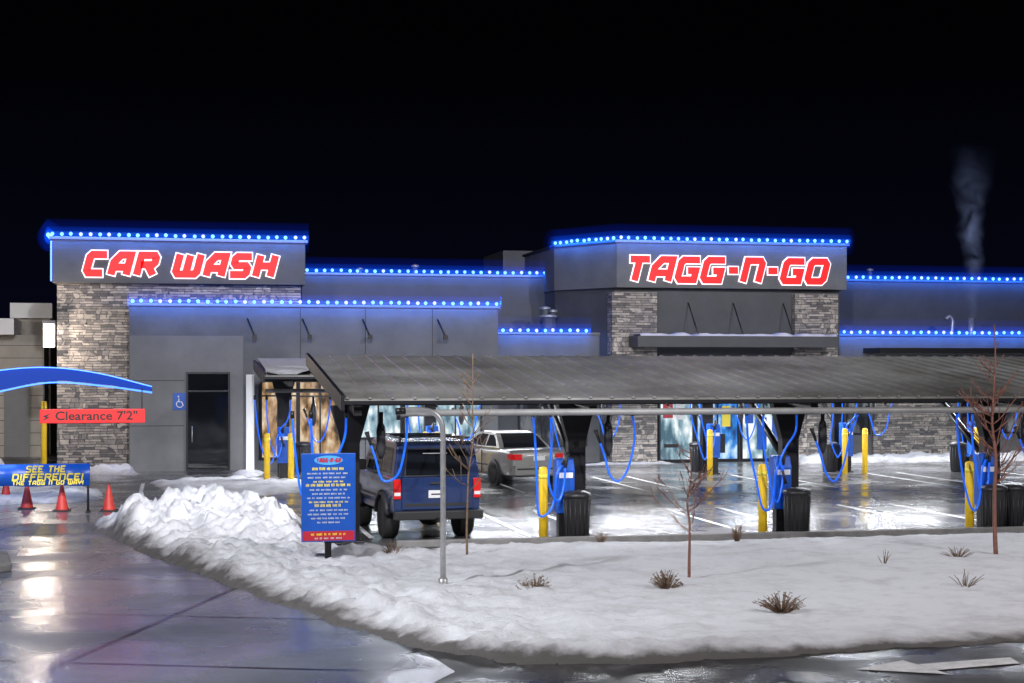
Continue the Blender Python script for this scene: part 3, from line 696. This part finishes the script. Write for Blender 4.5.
def bin_(loc,label):
    e=empty('trash_bin',loc,label,'trash bin','black trash bins')
    b=MB(); b.lathe(0,0,[(.2,0),(.215,.03),(.25,.80),(.26,.82)],24)
    for j in range(16):
        a=2*math.pi*j/16; b.tube([(.215*math.cos(a),.215*math.sin(a),.05),(.25*math.cos(a),.25*math.sin(a),.78)],.011,5)
    b.build('bin_body','bin',e,world=False)
    b=MB(); b.lathe(0,0,[(.265,.81),(.27,.85),(.25,.89),(.15,.93),(.1,.935)],24); b.build('bin_lid','bin',e,world=False)
    return e
n0=bin_((*G(577,541),0),'black ribbed trash bin beside the post right of the blue SUV')
dup(n0,(*G(797,537),0),'black ribbed trash bin at the middle front canopy post')
dup(n0,(*G(994,532),0),'left one of two black trash bins at the right front post')
dup(n0,(*G(1012,531),0),'right one of two black trash bins at the right front post')
for px,l in ((958,'small black trash bin in the rear row near the right edge'),(698,'black trash bin in the rear row before the shop'),(303,'black trash bin in the rear row at the left end'),(830,'black trash bin in the rear row right of the sign tower')):
    dup(n0,(*G(px,472),0),l)

# ------------------------------------------------------------ vehicles
def wheel(e,x,y,r,w,rim='rim'):
    s=1 if x>0 else -1
    b=MB(); b.lathe(x,y,[(r*.62,-w/2),(r*.93,-w/2),(r,-w/2+.03),(r,w/2-.03),(r*.93,w/2),(r*.62,w/2)],28,axis='x',cz=r); wo=b.build('wheel','tyre',e,world=False)
    b=MB(); b.lathe(x,y,[(.05,s*(w/2-.05)),(r*.25,s*(w/2-.02)),(r*.5,s*(w/2-.035)),(r*.62,s*(w/2-.005)),(r*.62,s*(w/2-.06)),(.05,s*(w/2-.08))],20,axis='x',cz=r); b.build('rim',rim,wo,world=False)
def arch(cy,cz,r,zb):
    a0=math.asin((zb-cz)/r); pts=[]
    for i in range(11):
        a=a0+(math.pi-2*a0)*i/10; pts.append((cy+r*math.cos(a),cz+r*math.sin(a)))
    return pts
def quadside(e,name,m,poly,wf,off=.006):
    for s in (-1,1):
        n=len(poly); b=MB(); b.add([(s*(wf(z)+off),y,z) for y,z in poly]+[(s*(wf(z)-.01),y,z) for y,z in poly],[tuple(range(n)),tuple(range(n,2*n))]+[(i,(i+1)%n,(i+1)%n+n,i+n) for i in range(n)]); b.build(name,m,e,world=False)
J=empty('suv',(X(437,29.15),29.15,0),'lifted dark blue boxy off-road SUV parked with its rear to the viewer','car')
J.rotation_euler=(0,0,R(5))
wj=lambda z: .83-(.02 if z<.7 else 0)
prof=[(0,.54),(-.015,.9),(0,1.19),(2.85,1.19),(4.0,1.10),(4.1,1.03),(4.12,.56)]+arch(3.35,.39,.45,.5)+arch(.88,.39,.45,.5)
b=MB(); b.side(prof,wj); body=b.build('body','jeep',J,world=False,bev=.03,seg=3)
wg=lambda z:.82-(z-1.18)/.66*.09
gp=[(-.005,1.185),(.05,1.66),(.09,1.79),(.25,1.84),(2.15,1.84),(2.32,1.79),(2.85,1.185)]
b=MB(); b.side(gp,wg); b.build('cabin','jeep',J,world=False,bev=.03,seg=3)
for pl in ([(.26,1.25),(.30,1.72),(.98,1.73),(.98,1.25)],[(1.1,1.25),(1.1,1.73),(1.68,1.73),(1.68,1.25)],[(1.79,1.25),(1.79,1.73),(2.17,1.73),(2.62,1.25)]): quadside(J,'side_window','glass_dark',pl,wg)
def ry(z): return -.005+(z-1.185)/.475*.055
def rwin(x,z0,z1,o0,o1): 
    return [(-x,ry(z0)-o0,z0),(x,ry(z0)-o0,z0),(x-.05,ry(z1)-o0,z1),(-x+.05,ry(z1)-o0,z1),(-x,ry(z0)+o1,z0),(x,ry(z0)+o1,z0),(x-.05,ry(z1)+o1,z1),(-x+.05,ry(z1)+o1,z1)]
FB=[(0,1,2,3),(4,7,6,5),(0,4,5,1),(1,5,6,2),(2,6,7,3),(3,7,4,0)]
b=MB(); b.add(rwin(.62,1.21,1.72,.008,.01),FB); fr=b.build('rear_window_seal','trim',J,world=False)
b=MB(); b.add(rwin(.595,1.23,1.70,.014,-.009),FB); rg=b.build('rear_window','glass_dark',fr,world=False)
b=MB(); b.box(-.26,.2,ry(1.6)-.022,ry(1.6)-.016,1.62,1.635); b.build('decal','plate',rg,world=False)
b=MB(); b.tube([(0,-.03,1.22),(.28,-.02,1.34)],.009,6); b.build('wiper','trim',rg,world=False)
b=MB(); b.box(-.67,.67,-.035,-.014,.60,1.19); lg=b.build('liftgate','jeep',J,world=False,bev=.012)
b=MB(); b.box(-.17,.13,-.045,-.036,.81,.95); lp=b.build('licence_plate','plate',lg,world=False)
b=MB(); b.tube([(-.12,-.048,.88),(.08,-.048,.88)],.012,6); b.build('plate_characters','frame',lp,world=False)
b=MB(); b.box(-.14,.12,-.06,-.036,1.06,1.10); b.build('handle','trim',lg,world=False,bev=.005)
b=MB(); b.box(-.62,.62,-.042,-.036,.66,.71); b.build('gate_trim','trim',lg,world=False)
for s in (-1,1):
    b=MB(); b.box(*sorted((s*.69,s*.825)),-.05,-.004,.80,1.16); tl=b.build('tail_light','tail',J,world=False,bev=.01)
    b=MB(); b.box(*sorted((s*.70,s*.815)),-.056,-.051,.86,.92); b.build('reverse_lens','plate',tl,world=False)
    b=MB(); b.box(*sorted((s*.83,s*1.02)),2.35,2.45,1.20,1.42); b.build('mirror','trim',J,world=False,bev=.02)
    for cy in (.88,3.35):
        pts=[(cy+.47*math.cos(R(a)),.39+.47*math.sin(R(a))) for a in range(10,171,10)]
        b=MB(); b.tube([(s*.845,y,z) for y,z in pts],.055,6); b.build('fender_flare','trim',J,world=False)
    b=MB(); b.box(*sorted((s*.80,s*.84)),1.45,2.8,.72,.80); b.build('side_moulding','trim',J,world=False)
    b=MB(); b.tube([(s*.60,.35,1.90),(s*.60,2.05,1.90)],.02,6); b.build('rack_rail','silver',J,world=False)
b=MB()
for y in (.45,1.2,1.95): b.tube([(-.62,y,1.915),(.62,y,1.915)],.018,6)
for x in (-.6,.6):
    for y in (.4,2.0): b.box(x-.02,x+.02,y-.03,y+.03,1.82,1.90)
b.build('roof_rack','trim',J,world=False)
b=MB(); b.box(-.84,.84,-.19,-.03,.42,.58); b.build('rear_bumper','trim',J,world=False,bev=.02)
b=MB(); b.box(-.80,.80,4.1,4.25,.42,.6); b.build('front_bumper','trim',J,world=False,bev=.02)
b=MB(); b.box(-.06,.06,-.30,-.18,.38,.46); b.build('tow_hitch','dark',J,world=False)
b=MB(); b.lathe(.0,.88,[(.06,-.72),(.06,-.14),(.15,-.06),(.15,.06),(.06,.14),(.06,.72)],12,axis='x',cz=.39); b.build('axle','dark',J,world=False)
b=MB(); b.tube([(-.72,3.35,.39),(.72,3.35,.39)],.06,8); b.build('axle','dark',J,world=False)
b=MB(); b.box(-.6,.6,.35,3.7,.42,.56); b.build('chassis','dark',J,world=False)
for x in (-.72,.72):
    for y in (.88,3.35): wheel(J,x,y,.39,.28)
Sd=empty('sedan',(X(538,42.2),42.2,0),'silver grey four door sedan parked in the rear bay beyond the SUV','car')
Sd.rotation_euler=(0,0,R(13))
st=[(-.05,.40,.78,.66),(-.04,.33,.90,.74),(.02,.28,.985,.80),(.12,.25,1.005,.83),(.55,.22,1.015,.86),(1.2,.22,1.0,.87),(2.2,.22,.98,.88),(3.2,.22,.97,.87),(3.8,.22,.92,.855),(4.25,.23,.84,.82),(4.52,.26,.74,.75),(4.66,.32,.62,.64),(4.7,.40,.54,.54)]
rg=[]
for y,zb,zt_,w in st:
    hh=zt_-zb; half=[(0,zb),(w*.86,zb),(w*.97,zb+hh*.12),(w,zb+hh*.40),(w*.995,zb+hh*.66),(w*.965,zb+hh*.90),(w*.90,zt_-.01),(w*.5,zt_+.006)]
    rg.append([(x,y,z) for x,z in half]+[(0,y,zt_+.01)]+[(-x,y,z) for x,z in half[:0:-1]])
b=MB(); b.rings(rg); bo_=b.build('body','champ',Sd,world=False); md_=bo_.modifiers.new('s','SUBSURF'); md_.levels=1; md_.render_levels=2
wg2=lambda z:.79-(z-.97)/.45*.19
b=MB(); b.side([(.75,.97),(.95,1.14),(1.2,1.30),(1.45,1.40),(1.8,1.435),(2.3,1.435),(2.6,1.38),(3.0,1.18),(3.4,.97)],wg2); b.build('cabin','champ',Sd,world=False,bev=.05,seg=4)
for pl in ([(1.06,1.05),(1.3,1.25),(1.5,1.34),(1.75,1.35),(1.75,1.04)],[(1.82,1.04),(1.82,1.36),(2.3,1.36),(2.55,1.31),(3.0,1.06)]): quadside(Sd,'side_window','glass_dark',pl,wg2)
b=MB(); b.add([(-.66,.79,1.02),(.66,.79,1.02),(.61,.93,1.14),(.55,1.18,1.31),(.5,1.36,1.385),(-.5,1.36,1.385),(-.55,1.18,1.31),(-.61,.93,1.14)],[(0,1,2,7),(7,2,3,6),(6,3,4,5)]); b.build('rear_window','glass_dark',Sd,world=False)
for s in (-1,1):
    b=MB(); b.prism([(s*.50,-.075),(s*.72,-.06),(s*.80,.04),(s*.83,.2),(s*.6,.2),(s*.50,.1)],.72,.88); b.build('tail_light','tail',Sd,world=False,bev=.012)
    b=MB(); b.box(*sorted((s*.82,s*.99)),2.75,2.85,1.0,1.12); b.build('mirror','champ',Sd,world=False,bev=.02)
    b=MB(); b.box(*sorted((s*.86,s*.885)),1.15,3.2,.52,.56); b.build('side_moulding','trim',Sd,world=False)
    for yy in (1.78,2.66): 
        b=MB(); b.box(*sorted((s*.86,s*.897)),yy-.22,yy-.08,.80,.83); b.build('door_handle','champ',Sd,world=False)
        b=MB(); b.box(*sorted((s*.86,s*.887)),yy,yy+.012,.30,.93); b.build('door_gap','trim',Sd,world=False)
    for yy in (.98,3.75):
        b=MB(); b.lathe(s*.80,yy,[(.36,-.1*1),(.385,.085 if s>0 else -.085)],24,axis='x',cz=.33); b.build('wheel_arch','trim',Sd,world=False)
b=MB(); b.box(-.17,.17,-.085,-.06,.70,.82); b.build('licence_plate','plate',Sd,world=False)
b=MB(); b.prism([(-.80,.10),(-.72,-.11),(.72,-.11),(.80,.10)],.30,.58); b.build('rear_bumper','champ',Sd,world=False,bev=.03)
b=MB(); b.box(-.68,.68,-.125,-.112,.46,.50); b.build('bumper_strip','trim',Sd,world=False)
for x in (-.80,.80):
    for y in (.98,3.75): wheel(Sd,x,y,.32,.2)

# ------------------------------------------------------------ blue menu sign
sy=G(327,568)[1]; sx=X(328,sy)
e=empty('menu_sign',(sx,sy,0),'upright blue sign board with yellow lettering and a red foot panel on a black post','sign')
zt_,zb_=Z(328,453,sy),Z(328,541,sy); hw=(X(356,sy)-X(302,sy))/2
b=MB(); b.box(-.05,.05,-.05,.05,0,zb_+.9); b.build('post','dark',e,world=False)
b=MB(); b.box(-hw,hw,-.10,-.055,zb_,zt_); bo=b.build('board','signblue',e,world=False,bev=.008)
b=MB(); b.box(-hw+.02,hw-.02,-.106,-.1015,zb_+.02,zb_+.17); b.build('foot_panel','signred',bo,world=False)
b=MB(); b.prism([(.23*math.cos(R(a)),zt_-.11+.075*math.sin(R(a))) for a in range(0,360,20)],-.106,-.1015,'y'); b.build('emblem','skyblue',bo,world=False)
block_text('TAGG-N-GO',-.20,.20,zt_-.145,zt_-.075,-.109,'signred',bo,.016,.023,.2,world=False)
def lines(par,m,x0,x1,z,h,seed,y):
    rr=random.Random(seed); b=MB(); x=x0
    while x<x1-.03:
        w=rr.uniform(.04,.10); w=min(w,x1-x); q=x
        while q<x+w-.008:
            b.box(q,q+rr.uniform(.009,.013),y-.002,y,z+rr.uniform(0,h*.15),z+h*rr.uniform(.8,1)); q+=.019
        x+=w+.024
    b.build('text_line',m,par,world=False)
z=zt_-.27
for i in range(14):
    w=[.26,.34,.33,.24,.36,.3,.26,.34,.31,.22,.3,.33,.28,.18][i]; hh=.030 if i not in (0,4,9) else .05
    lines(bo,'signyel' if i in (0,3,4,8,9) else 'plate',-w,w,z,hh,i,-.103); z-=.065
lines(bo,'signyel',-.28,.28,zb_+.10,.04,44,-.108); lines(bo,'plate',-.22,.22,zb_+.04,.032,45,-.108)

# ------------------------------------------------------------ gooseneck pole
gx,gy=G(443,590)
e=empty('gooseneck_pole',(gx,gy,0),'tall galvanised pole curving over to the left at its top, standing in the snow','pole')
zt_=Z(430,410,gy); xe=X(397,gy)-gx
pts=[(0,0,0),(0,0,zt_-.42),(-.02,0,zt_-.2),(-.12,0,zt_-.05),(-.3,0,zt_),(xe+.1,0,zt_+.0),(xe,0,zt_-.02)]
b=MB(); b.tube([(0,0,0),(0,0,1.0)]+smooth_path(pts[1:],6),.04,12); b.build('pole','silver',e,world=False)
b=MB(); b.tube([(xe-.02,0,zt_-.02),(xe+.12,0,zt_-.01)],.05,12); b.tube([(xe+.02,0,zt_-.03),(xe+.02,0,zt_-.14)],.03,10); b.build('end_fitting','dark',e,world=False)
b=MB(); b.lathe(0,0,[(.07,.0),(.07,.16),(.042,.18)],14); b.build('base_collar','silver',e,world=False)

# ------------------------------------------------------------ left lane
ya=34.5
e=empty('entrance_arch',(X(-60,ya),ya,0),'curved blue entrance arch beam over the left lane','arch')
up=[(-120,398),(-60,382),(0,371),(50,368),(100,374),(152,387)]
lo=[(152,391),(100,384),(50,381),(0,390),(-60,404),(-120,418)]
upc=smooth_path([(X(a,ya),ya,Z(a,c,ya)) for a,c in up],6); loc_=smooth_path([(X(a,ya),ya,Z(a,c,ya)) for a,c in lo],6)
b=MB(); n=len(upc); lr=list(reversed(loc_)); vs=[];fs=[]
for i in range(n):
    u,l=upc[i],lr[i]
    vs+=[(u.x,ya-.18,u.z),(l.x,ya-.18,l.z),(l.x,ya+.18,l.z),(u.x,ya+.18,u.z)]
for i in range(n-1):
    a=i*4
    for j in range(4): fs.append((a+j,a+(j+1)%4,a+4+(j+1)%4,a+4+j))
fs+=[(0,1,2,3),tuple(4*(n-1)+j for j in range(4))]
b.add(vs,fs); b.build('arch_beam','archblue',e)
b=MB(); b.tube([(p.x,ya-.2,p.z+.01) for p in upc],.014,6); b.build('light_strip','archedge',e)
b=MB(); b.tube([(p.x,ya-.1,p.z-.03) for p in lr],.02,6); b.build('light_strip','archedge',e)
b=MB(); b.box(X(-100,ya)-.15,X(-100,ya)+.15,ya-.15,ya+.15,0,Z(-100,400,ya)); b.build('arch_leg','archblue',e)
ycb=34.3
e=empty('clearance_bar',(X(92,ycb),ycb,Z(92,409,ycb)),'red clearance bar hanging from the blue arch','sign')
x0,x1=X(40,ycb),X(145,ycb); z0,z1=Z(92,423,ycb),Z(92,409,ycb)
b=MB(); b.box(x0,x1,ycb-.06,ycb+.06,z0,z1); b.build('bar','clear',e,bev=.015)
text("Clearance 7'2\"",.25,'trim',e,(x0+x1)/2+.08,ycb-.066,(z0+z1)/2,width=(x1-x0)*.78,offset=.004)
for px in (44,142):
    b=MB(); b.tube([(X(px,ycb),ycb,z1),(X(px,ycb),ycb,Z(px,384 if px<100 else 388,ycb))],.012,6); b.build('hanger','wire',e)
b=MB(); xw=x0+.12; b.prism([(xw-.08,z0+.05),(xw+.08,z0+.12),(xw+.02,z0+.14),(xw+.1,z0+.21),(xw-.06,z0+.15),(xw,z0+.12)],ycb-.066,ycb-.061,'y'); b.build('arrow_mark','trim',e)
yb_=36.6
x0,x1=X(-6,yb_),X(90,yb_); z0,z1=Z(45,486,yb_),Z(45,464,yb_)
e=empty('lane_banner',((x0+x1)/2,yb_,0),'blue banner with yellow SEE THE DIFFERENCE lettering above the row of cones','banner')
b=MB(); nn=24; vs=[];fs=[]
for i in range(nn+1):
    xx=x0+(x1-x0)*i/nn; yy=yb_+.02*math.sin(i*.9); vs+=[(xx,yy-.01,z0+.012*math.sin(i*.5)),(xx,yy-.01,z1),(xx,yy+.01,z1),(xx,yy+.01,z0+.012*math.sin(i*.5))]
for i in range(nn):
    for j in range(4): fs.append((i*4+j,i*4+(j+1)%4,i*4+4+(j+1)%4,i*4+4+j))
b.add(vs,fs,True); b.build('banner_cloth','signblue',e)
block_text('SEE THE',X(26,yb_),X(66,yb_),z1-.185,z1-.03,yb_-.045,'signyel',e,.034,.05)
block_text('DIFFERENCE!',X(12,yb_),X(84,yb_),z1-.36,z1-.205,yb_-.045,'signyel',e,.034,.055)
block_text('THE TAGG N GO WAY!',X(12,yb_),X(84,yb_),z0+.025,z0+.125,yb_-.045,'signyel',e,.022,.036)
for px in (-4,88):
    b=MB(); b.tube([(X(px,yb_),yb_+.03,0),(X(px,yb_),yb_+.03,z1+.02)],.025,8); b.box(X(px,yb_)-.04,X(px,yb_)+.04,yb_-.25,yb_+.3,0,.04); b.build('stand_leg','trim',e)
def cone(loc,label):
    e=empty('traffic_cone',loc,label,'traffic cone','red cones across the lane')
    b=MB(); b.lathe(0,0,[(.15,.03),(.14,.05),(.03,.58),(.02,.6)],18); b.build('cone_body','cone',e,world=False)
    b=MB(); b.box(-.19,.19,-.19,.19,0,.032); b.build('cone_base','trim',e,world=False,bev=.01); return e
c0=cone((*G(27,509),0),'red traffic cone leftmost in the row under the blue banner')
dup(c0,(*G(62,511),0),'red traffic cone in the middle of the row under the banner')
dup(c0,(*G(109,511),0),'red traffic cone just right of the blue banner')
dup(c0,(*G(6,503),0),'red traffic cone at the left picture edge')

# ------------------------------------------------------------ neighbouring building
N=empty('neighbouring_building',(-16,60,0),'tan siding building with flat roof beyond the left lane','building')
def nb(name,m,*a): b=MB(); b.box(*a); return b.build(name,m,N)
yn=60
nb('wall','warm_wall',-34,X(44,yn),yn,72,0,Z(20,335,yn))
nb('roof_fascia','white',-34.2,X(16,yn),yn-.8,72.2,Z(0,335,yn)+.003,Z(0,319,yn))
nb('upper_fascia','white',X(10,yn+2),X(52,yn+2),yn+2,yn+8,Z(30,318,yn+2),Z(30,303,yn+2))
nb('upper_wall','warm_wall',X(12,yn+2),X(50,yn+2),yn+2.3,yn+7.9,0,Z(30,318,yn+2)-.003)
for i in range(9): nb('siding_joint','frame',-33.9,X(44,yn)-.02,yn-.006,yn-.001,.4+i*.45,.42+i*.45)
nb('shutter_door','stucco_l',X(4,yn),X(30,yn),yn-.04,yn-.007,0,3.0)
xl_=X(49,YT-.3)
e=empty('wall_lantern',(xl_,YT-.3,0),'glowing white wall lantern on the left stone tower corner','lamp')
b=MB(); b.box(xl_-.16,xl_+.16,YT-.42,YT-.12,Z(49,347,YT-.3),Z(49,324,YT-.3)); b.build('lamp_glass','lamp',e,bev=.02)
b=MB(); b.box(xl_-.19,xl_+.19,YT-.45,YT-.09,Z(49,324,YT-.3)+.002,Z(49,322,YT-.3)+.05); b.box(xl_+.16,xT0+.01,YT-.3,YT-.2,Z(49,340,YT-.3),Z(49,336,YT-.3)); b.build('lamp_cap','frame',e)
# ------------------------------------------------------------ saplings & shrubs
def sapling(px,py,top,label,seed,m='bark',r0=.022,spread=.5,nb_=16,zb=.08,lean=0,rmin=.007):
    rr=random.Random(seed); x,y=G(px,py,zb); hgt=Z(px,top,y)-zb
    e=empty('sapling',(x,y,zb-.05),label,'tree')
    tr=[(0,0,0)]
    for i in range(1,8): tr.append((rr.uniform(-.03,.03)+lean*i/7,rr.uniform(-.03,.03),hgt*i/7))
    tp=smooth_path(tr,4); b=MB(); b.tube(tp,[max(rmin,r0*(1-.8*i/len(tp))) for i in range(len(tp))],7); b.build('trunk',m,e,world=False)
    b=MB()
    for k in range(nb_):
        t=rr.uniform(.28,.95); p=tp[int(t*(len(tp)-1))]; a=rr.choice([0,math.pi])+rr.uniform(-1.1,1.1); L=spread*(1.15-t)*rr.uniform(.6,1.3)
        up=rr.uniform(.6,1.3); q=[p]
        for j in range(1,6):
            s=j/5; q.append(Vector((p.x+math.cos(a)*L*s+rr.uniform(-.02,.02),p.y+math.sin(a)*L*s+rr.uniform(-.02,.02),p.z+L*up*s**1.3)))
        rb=max(rmin*1.2,r0*.42*(1.1-t*.6)); b.tube(q,[max(rmin*.8,rb*(1-.6*j/5)) for j in range(6)],5)
        for h in range(3):
            s=rr.randint(1,4); w=q[s]; a2=a+rr.uniform(-1.2,1.2); l2=L*rr.uniform(.25,.5)
            mid=Vector((w.x+math.cos(a2)*l2*.5,w.y+math.sin(a2)*l2*.5,w.z+l2*.45)); en=Vector((w.x+math.cos(a2)*l2*.8,w.y+math.sin(a2)*l2*.8,w.z+l2*rr.uniform(.8,1.4)))
            b.tube([w,mid,en],[rmin*.9,rmin*.75,rmin*.6],4)
    b.build('crown',m,e,world=False); return e
sapling(996,555,322,'tall reddish bare sapling in the snow near the right edge',3,r0=.04,spread=.85,nb_=34,lean=-.05)
sapling(689,577,440,'small bare sapling in the snow left of the middle front post',5,r0=.026,spread=.7,nb_=16,rmin=.008)
sapling(467,556,350,'thin bare sapling just right of the blue SUV',8,r0=.022,spread=.6,nb_=18,m='twig',lean=.12,rmin=.008)
def shrub(px,py,w,h,label,seed,n=70,leaf=True,zb=.09):
    rr=random.Random(seed); x,y=G(px,py,zb); e=empty('dry_shrub',(x,y,zb-.04),label,'shrub')
    b=MB(); lf=MB()
    for i in range(n):
        a=rr.uniform(0,6.28); s=rr.uniform(.2,1); px_=math.cos(a)*w*s; py_=math.sin(a)*w*s*.8; hh=h*rr.uniform(.5,1.1)*(1.1-.5*s)
        b0_=Vector((px_*.2,py_*.2,0)); m_=Vector((px_*.6,py_*.6,hh*.6)); t_=Vector((px_+rr.uniform(-.03,.03),py_,hh))
        b.tube([b0_,m_,t_],[.006,.005,.003],4)
        if leaf:
            for _ in range(2):
                c=m_.lerp(t_,rr.random())+Vector([rr.uniform(-.02,.02) for _ in range(3)]); u=Vector([rr.uniform(-1,1) for _ in range(3)]).normalized()*.022; v=Vector([rr.uniform(-1,1) for _ in range(3)]).normalized()*.013
                lf.add([c-u,c+v,c+u,c-v],[(0,1,2,3)])
    b.build('stems','twig',e,world=False)
    if leaf: lf.build('leaves','twig',e,world=False)
shrub(534,591,.28,.28,'dry brown shrub in the snow between the pole and the small sapling',1,60)
shrub(666,588,.28,.30,'dark dry shrub in the snow just left of the small sapling',2,80)
shrub(782,610,.38,.28,'wide dry shrub nearest the road in the snow',3,80)
shrub(957,557,.28,.22,'dry shrub in the snow left of the tall reddish sapling',4,40,False)
shrub(965,585,.42,.26,'sparse spiky grass tuft in the snow below the tall sapling',5,16,False)
shrub(884,562,.16,.3,'single small dead plant in the snow left of the right shrubs',6,8,False)
shrub(392,556,.24,.32,'dry grass tuft beside the left rear wheel of the SUV',7,46,False)
shrub(601,542,.2,.3,'dry grass tuft at the kerb right of the first black bin',8,30,False)
shrub(737,540,.22,.42,'dry grass tuft at the kerb left of the middle post',9,36,False)

# steam plume
xs=X(971,54.5); zs=Z(971,318,54.5)
b=MB(); b.lathe(0,0,[(.3,0),(.8,2),(1.4,6.6)],16)
sm=bpy.data.materials.new('steam'); sm.use_nodes=True; nt=sm.node_tree; nt.nodes.clear()
N_=nt.nodes.new; Lk=nt.links.new
o_=N_('ShaderNodeOutputMaterial'); em=N_('ShaderNodeEmission'); em.inputs['Color'].default_value=(.36,.46,.85,1)  # steam glows by itself in place of catching lamp light
tc=N_('ShaderNodeTexCoord'); nd=N_('ShaderNodeTexNoise'); nd.inputs['Scale'].default_value=.7; nd.inputs['Detail'].default_value=3
Lk(tc.outputs['Object'],nd.inputs['Vector'])
sb=N_('ShaderNodeVectorMath'); sb.operation='MULTIPLY_ADD'; sb.inputs[1].default_value=(1.1,1.1,.0); sb.inputs[2].default_value=(-.55,-.55,0); Lk(nd.outputs['Color'],sb.inputs[0])
av=N_('ShaderNodeVectorMath'); Lk(tc.outputs['Object'],av.inputs[0]); Lk(sb.outputs[0],av.inputs[1])
sx=N_('ShaderNodeSeparateXYZ'); Lk(av.outputs[0],sx.inputs[0])
def mth(op,a,b_=None,c=None,clamp=False):
    q=N_('ShaderNodeMath'); q.operation=op; q.use_clamp=clamp
    for i,v in enumerate((a,b_,c)):
        if v is None: continue
        if isinstance(v,(int,float)): q.inputs[i].default_value=v
        else: Lk(v,q.inputs[i])
    return q.outputs[0]
r2=mth('SQRT',mth('ADD',mth('MULTIPLY',sx.outputs[0],sx.outputs[0]),mth('MULTIPLY',sx.outputs[1],sx.outputs[1])))
Rz=mth('MULTIPLY_ADD',sx.outputs[2],.12,.2)
fall=mth('SUBTRACT',1,mth('DIVIDE',r2,Rz),clamp=True)
topf=mth('SUBTRACT',1,mth('DIVIDE',sx.outputs[2],6.5),clamp=True)
nn_=N_('ShaderNodeTexNoise'); nn_.inputs['Scale'].default_value=1.1; nn_.inputs['Detail'].default_value=5; nn_.inputs['Distortion'].default_value=1.0; Lk(av.outputs[0],nn_.inputs['Vector'])
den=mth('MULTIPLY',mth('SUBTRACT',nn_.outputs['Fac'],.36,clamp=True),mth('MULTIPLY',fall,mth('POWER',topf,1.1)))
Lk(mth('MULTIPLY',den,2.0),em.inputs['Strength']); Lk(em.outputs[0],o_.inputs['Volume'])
o=b.build('steam_plume',sm); o.location=(xs,54.5,zs); tag(o,'faint bluish steam plume rising from the roof flue at the right','steam')

# ------------------------------------------------------------ lights
def area(loc,size,sy_,e,col,rot=(0,0,0)):
    l=bpy.data.lights.new('area','AREA'); l.shape='RECTANGLE'; l.size=size; l.size_y=sy_; l.energy=e; l.color=col
    o=bpy.data.objects.new('canopy_and_fill_light',l); o.location=loc; o.rotation_euler=rot; COL.objects.link(o); return o  # used for canopy lamps and for added fill areas
for x in fx: area((x+2.1,32.2,2.66),2.6,.25,260,(.92,.95,1))
for x in rx: area((x+2.1,46.6,2.75),2.6,.25,380,(.92,.95,1))
def spot(loc,tgt,e,col,ang=100,r=.4):
    l=bpy.data.lights.new('spot','SPOT'); l.energy=e; l.color=col; l.spot_size=R(ang); l.spot_blend=.6; l.shadow_soft_size=r
    o=bpy.data.objects.new('added_fill_spot',l); o.location=loc; COL.objects.link(o)
    o.rotation_euler=(Vector(tgt)-Vector(loc)).to_track_quat('-Z','Y').to_euler(); return o
spot((-7,15,10),(1,28,0),10800,(.93,.95,1),100)  # unseen fill spots added to brighten the foreground snow
spot((19,10,12),(12,24,0),9200,(1,.95,.96),100)
spot((2,10,16),(6,54,3),27000,(.95,.95,1),60)  # unseen fill spots added to brighten the building front
spot((26,12,16),(22,54,3),21000,(.95,.95,1),60)
area((-5,36,3.4),3,1,160,(.2,.4,1),(0,0,0))  # blue fill added under the arch for a wash on the driveway
l=bpy.data.lights.new('lantern','POINT'); l.energy=260; l.color=(1,.85,.7); l.shadow_soft_size=.1
o=bpy.data.objects.new('lantern_light',l); o.location=(xl_-.3,YT-.8,4.2); COL.objects.link(o)
area((-16,55,5.8),6,1,800,(1,.88,.74),(R(35),0,0))  # warm fill added to brighten the neighbouring building

w=bpy.data.worlds.new('World'); sc.world=w; w.use_nodes=True; nt=w.node_tree; bg=nt.nodes['Background']
tc=nt.nodes.new('ShaderNodeTexCoord'); sp=nt.nodes.new('ShaderNodeSeparateXYZ'); nt.links.new(tc.outputs['Generated'],sp.inputs[0])
cr=nt.nodes.new('ShaderNodeValToRGB'); e_=cr.color_ramp.elements; e_[0].position=0; e_[0].color=(.0016,.0020,.0065,1); e_[1].position=.2; e_[1].color=(.0004,.0004,.0008,1)
nt.links.new(sp.outputs['Z'],cr.inputs[0]); nt.links.new(cr.outputs[0],bg.inputs['Color']); bg.inputs['Strength'].default_value=1.0

cam=bpy.data.cameras.new('cam'); co=bpy.data.objects.new('camera',cam); COL.objects.link(co)
co.location=(0,0,H); co.rotation_euler=(R(90),0,-TH); cam.sensor_width=36; cam.lens=F/1024*36; cam.shift_y=(HY-341.5)/1024; cam.clip_end=1500
sc.camera=co
sc.view_settings.view_transform='Standard'; sc.view_settings.look='None'; sc.view_settings.exposure=0
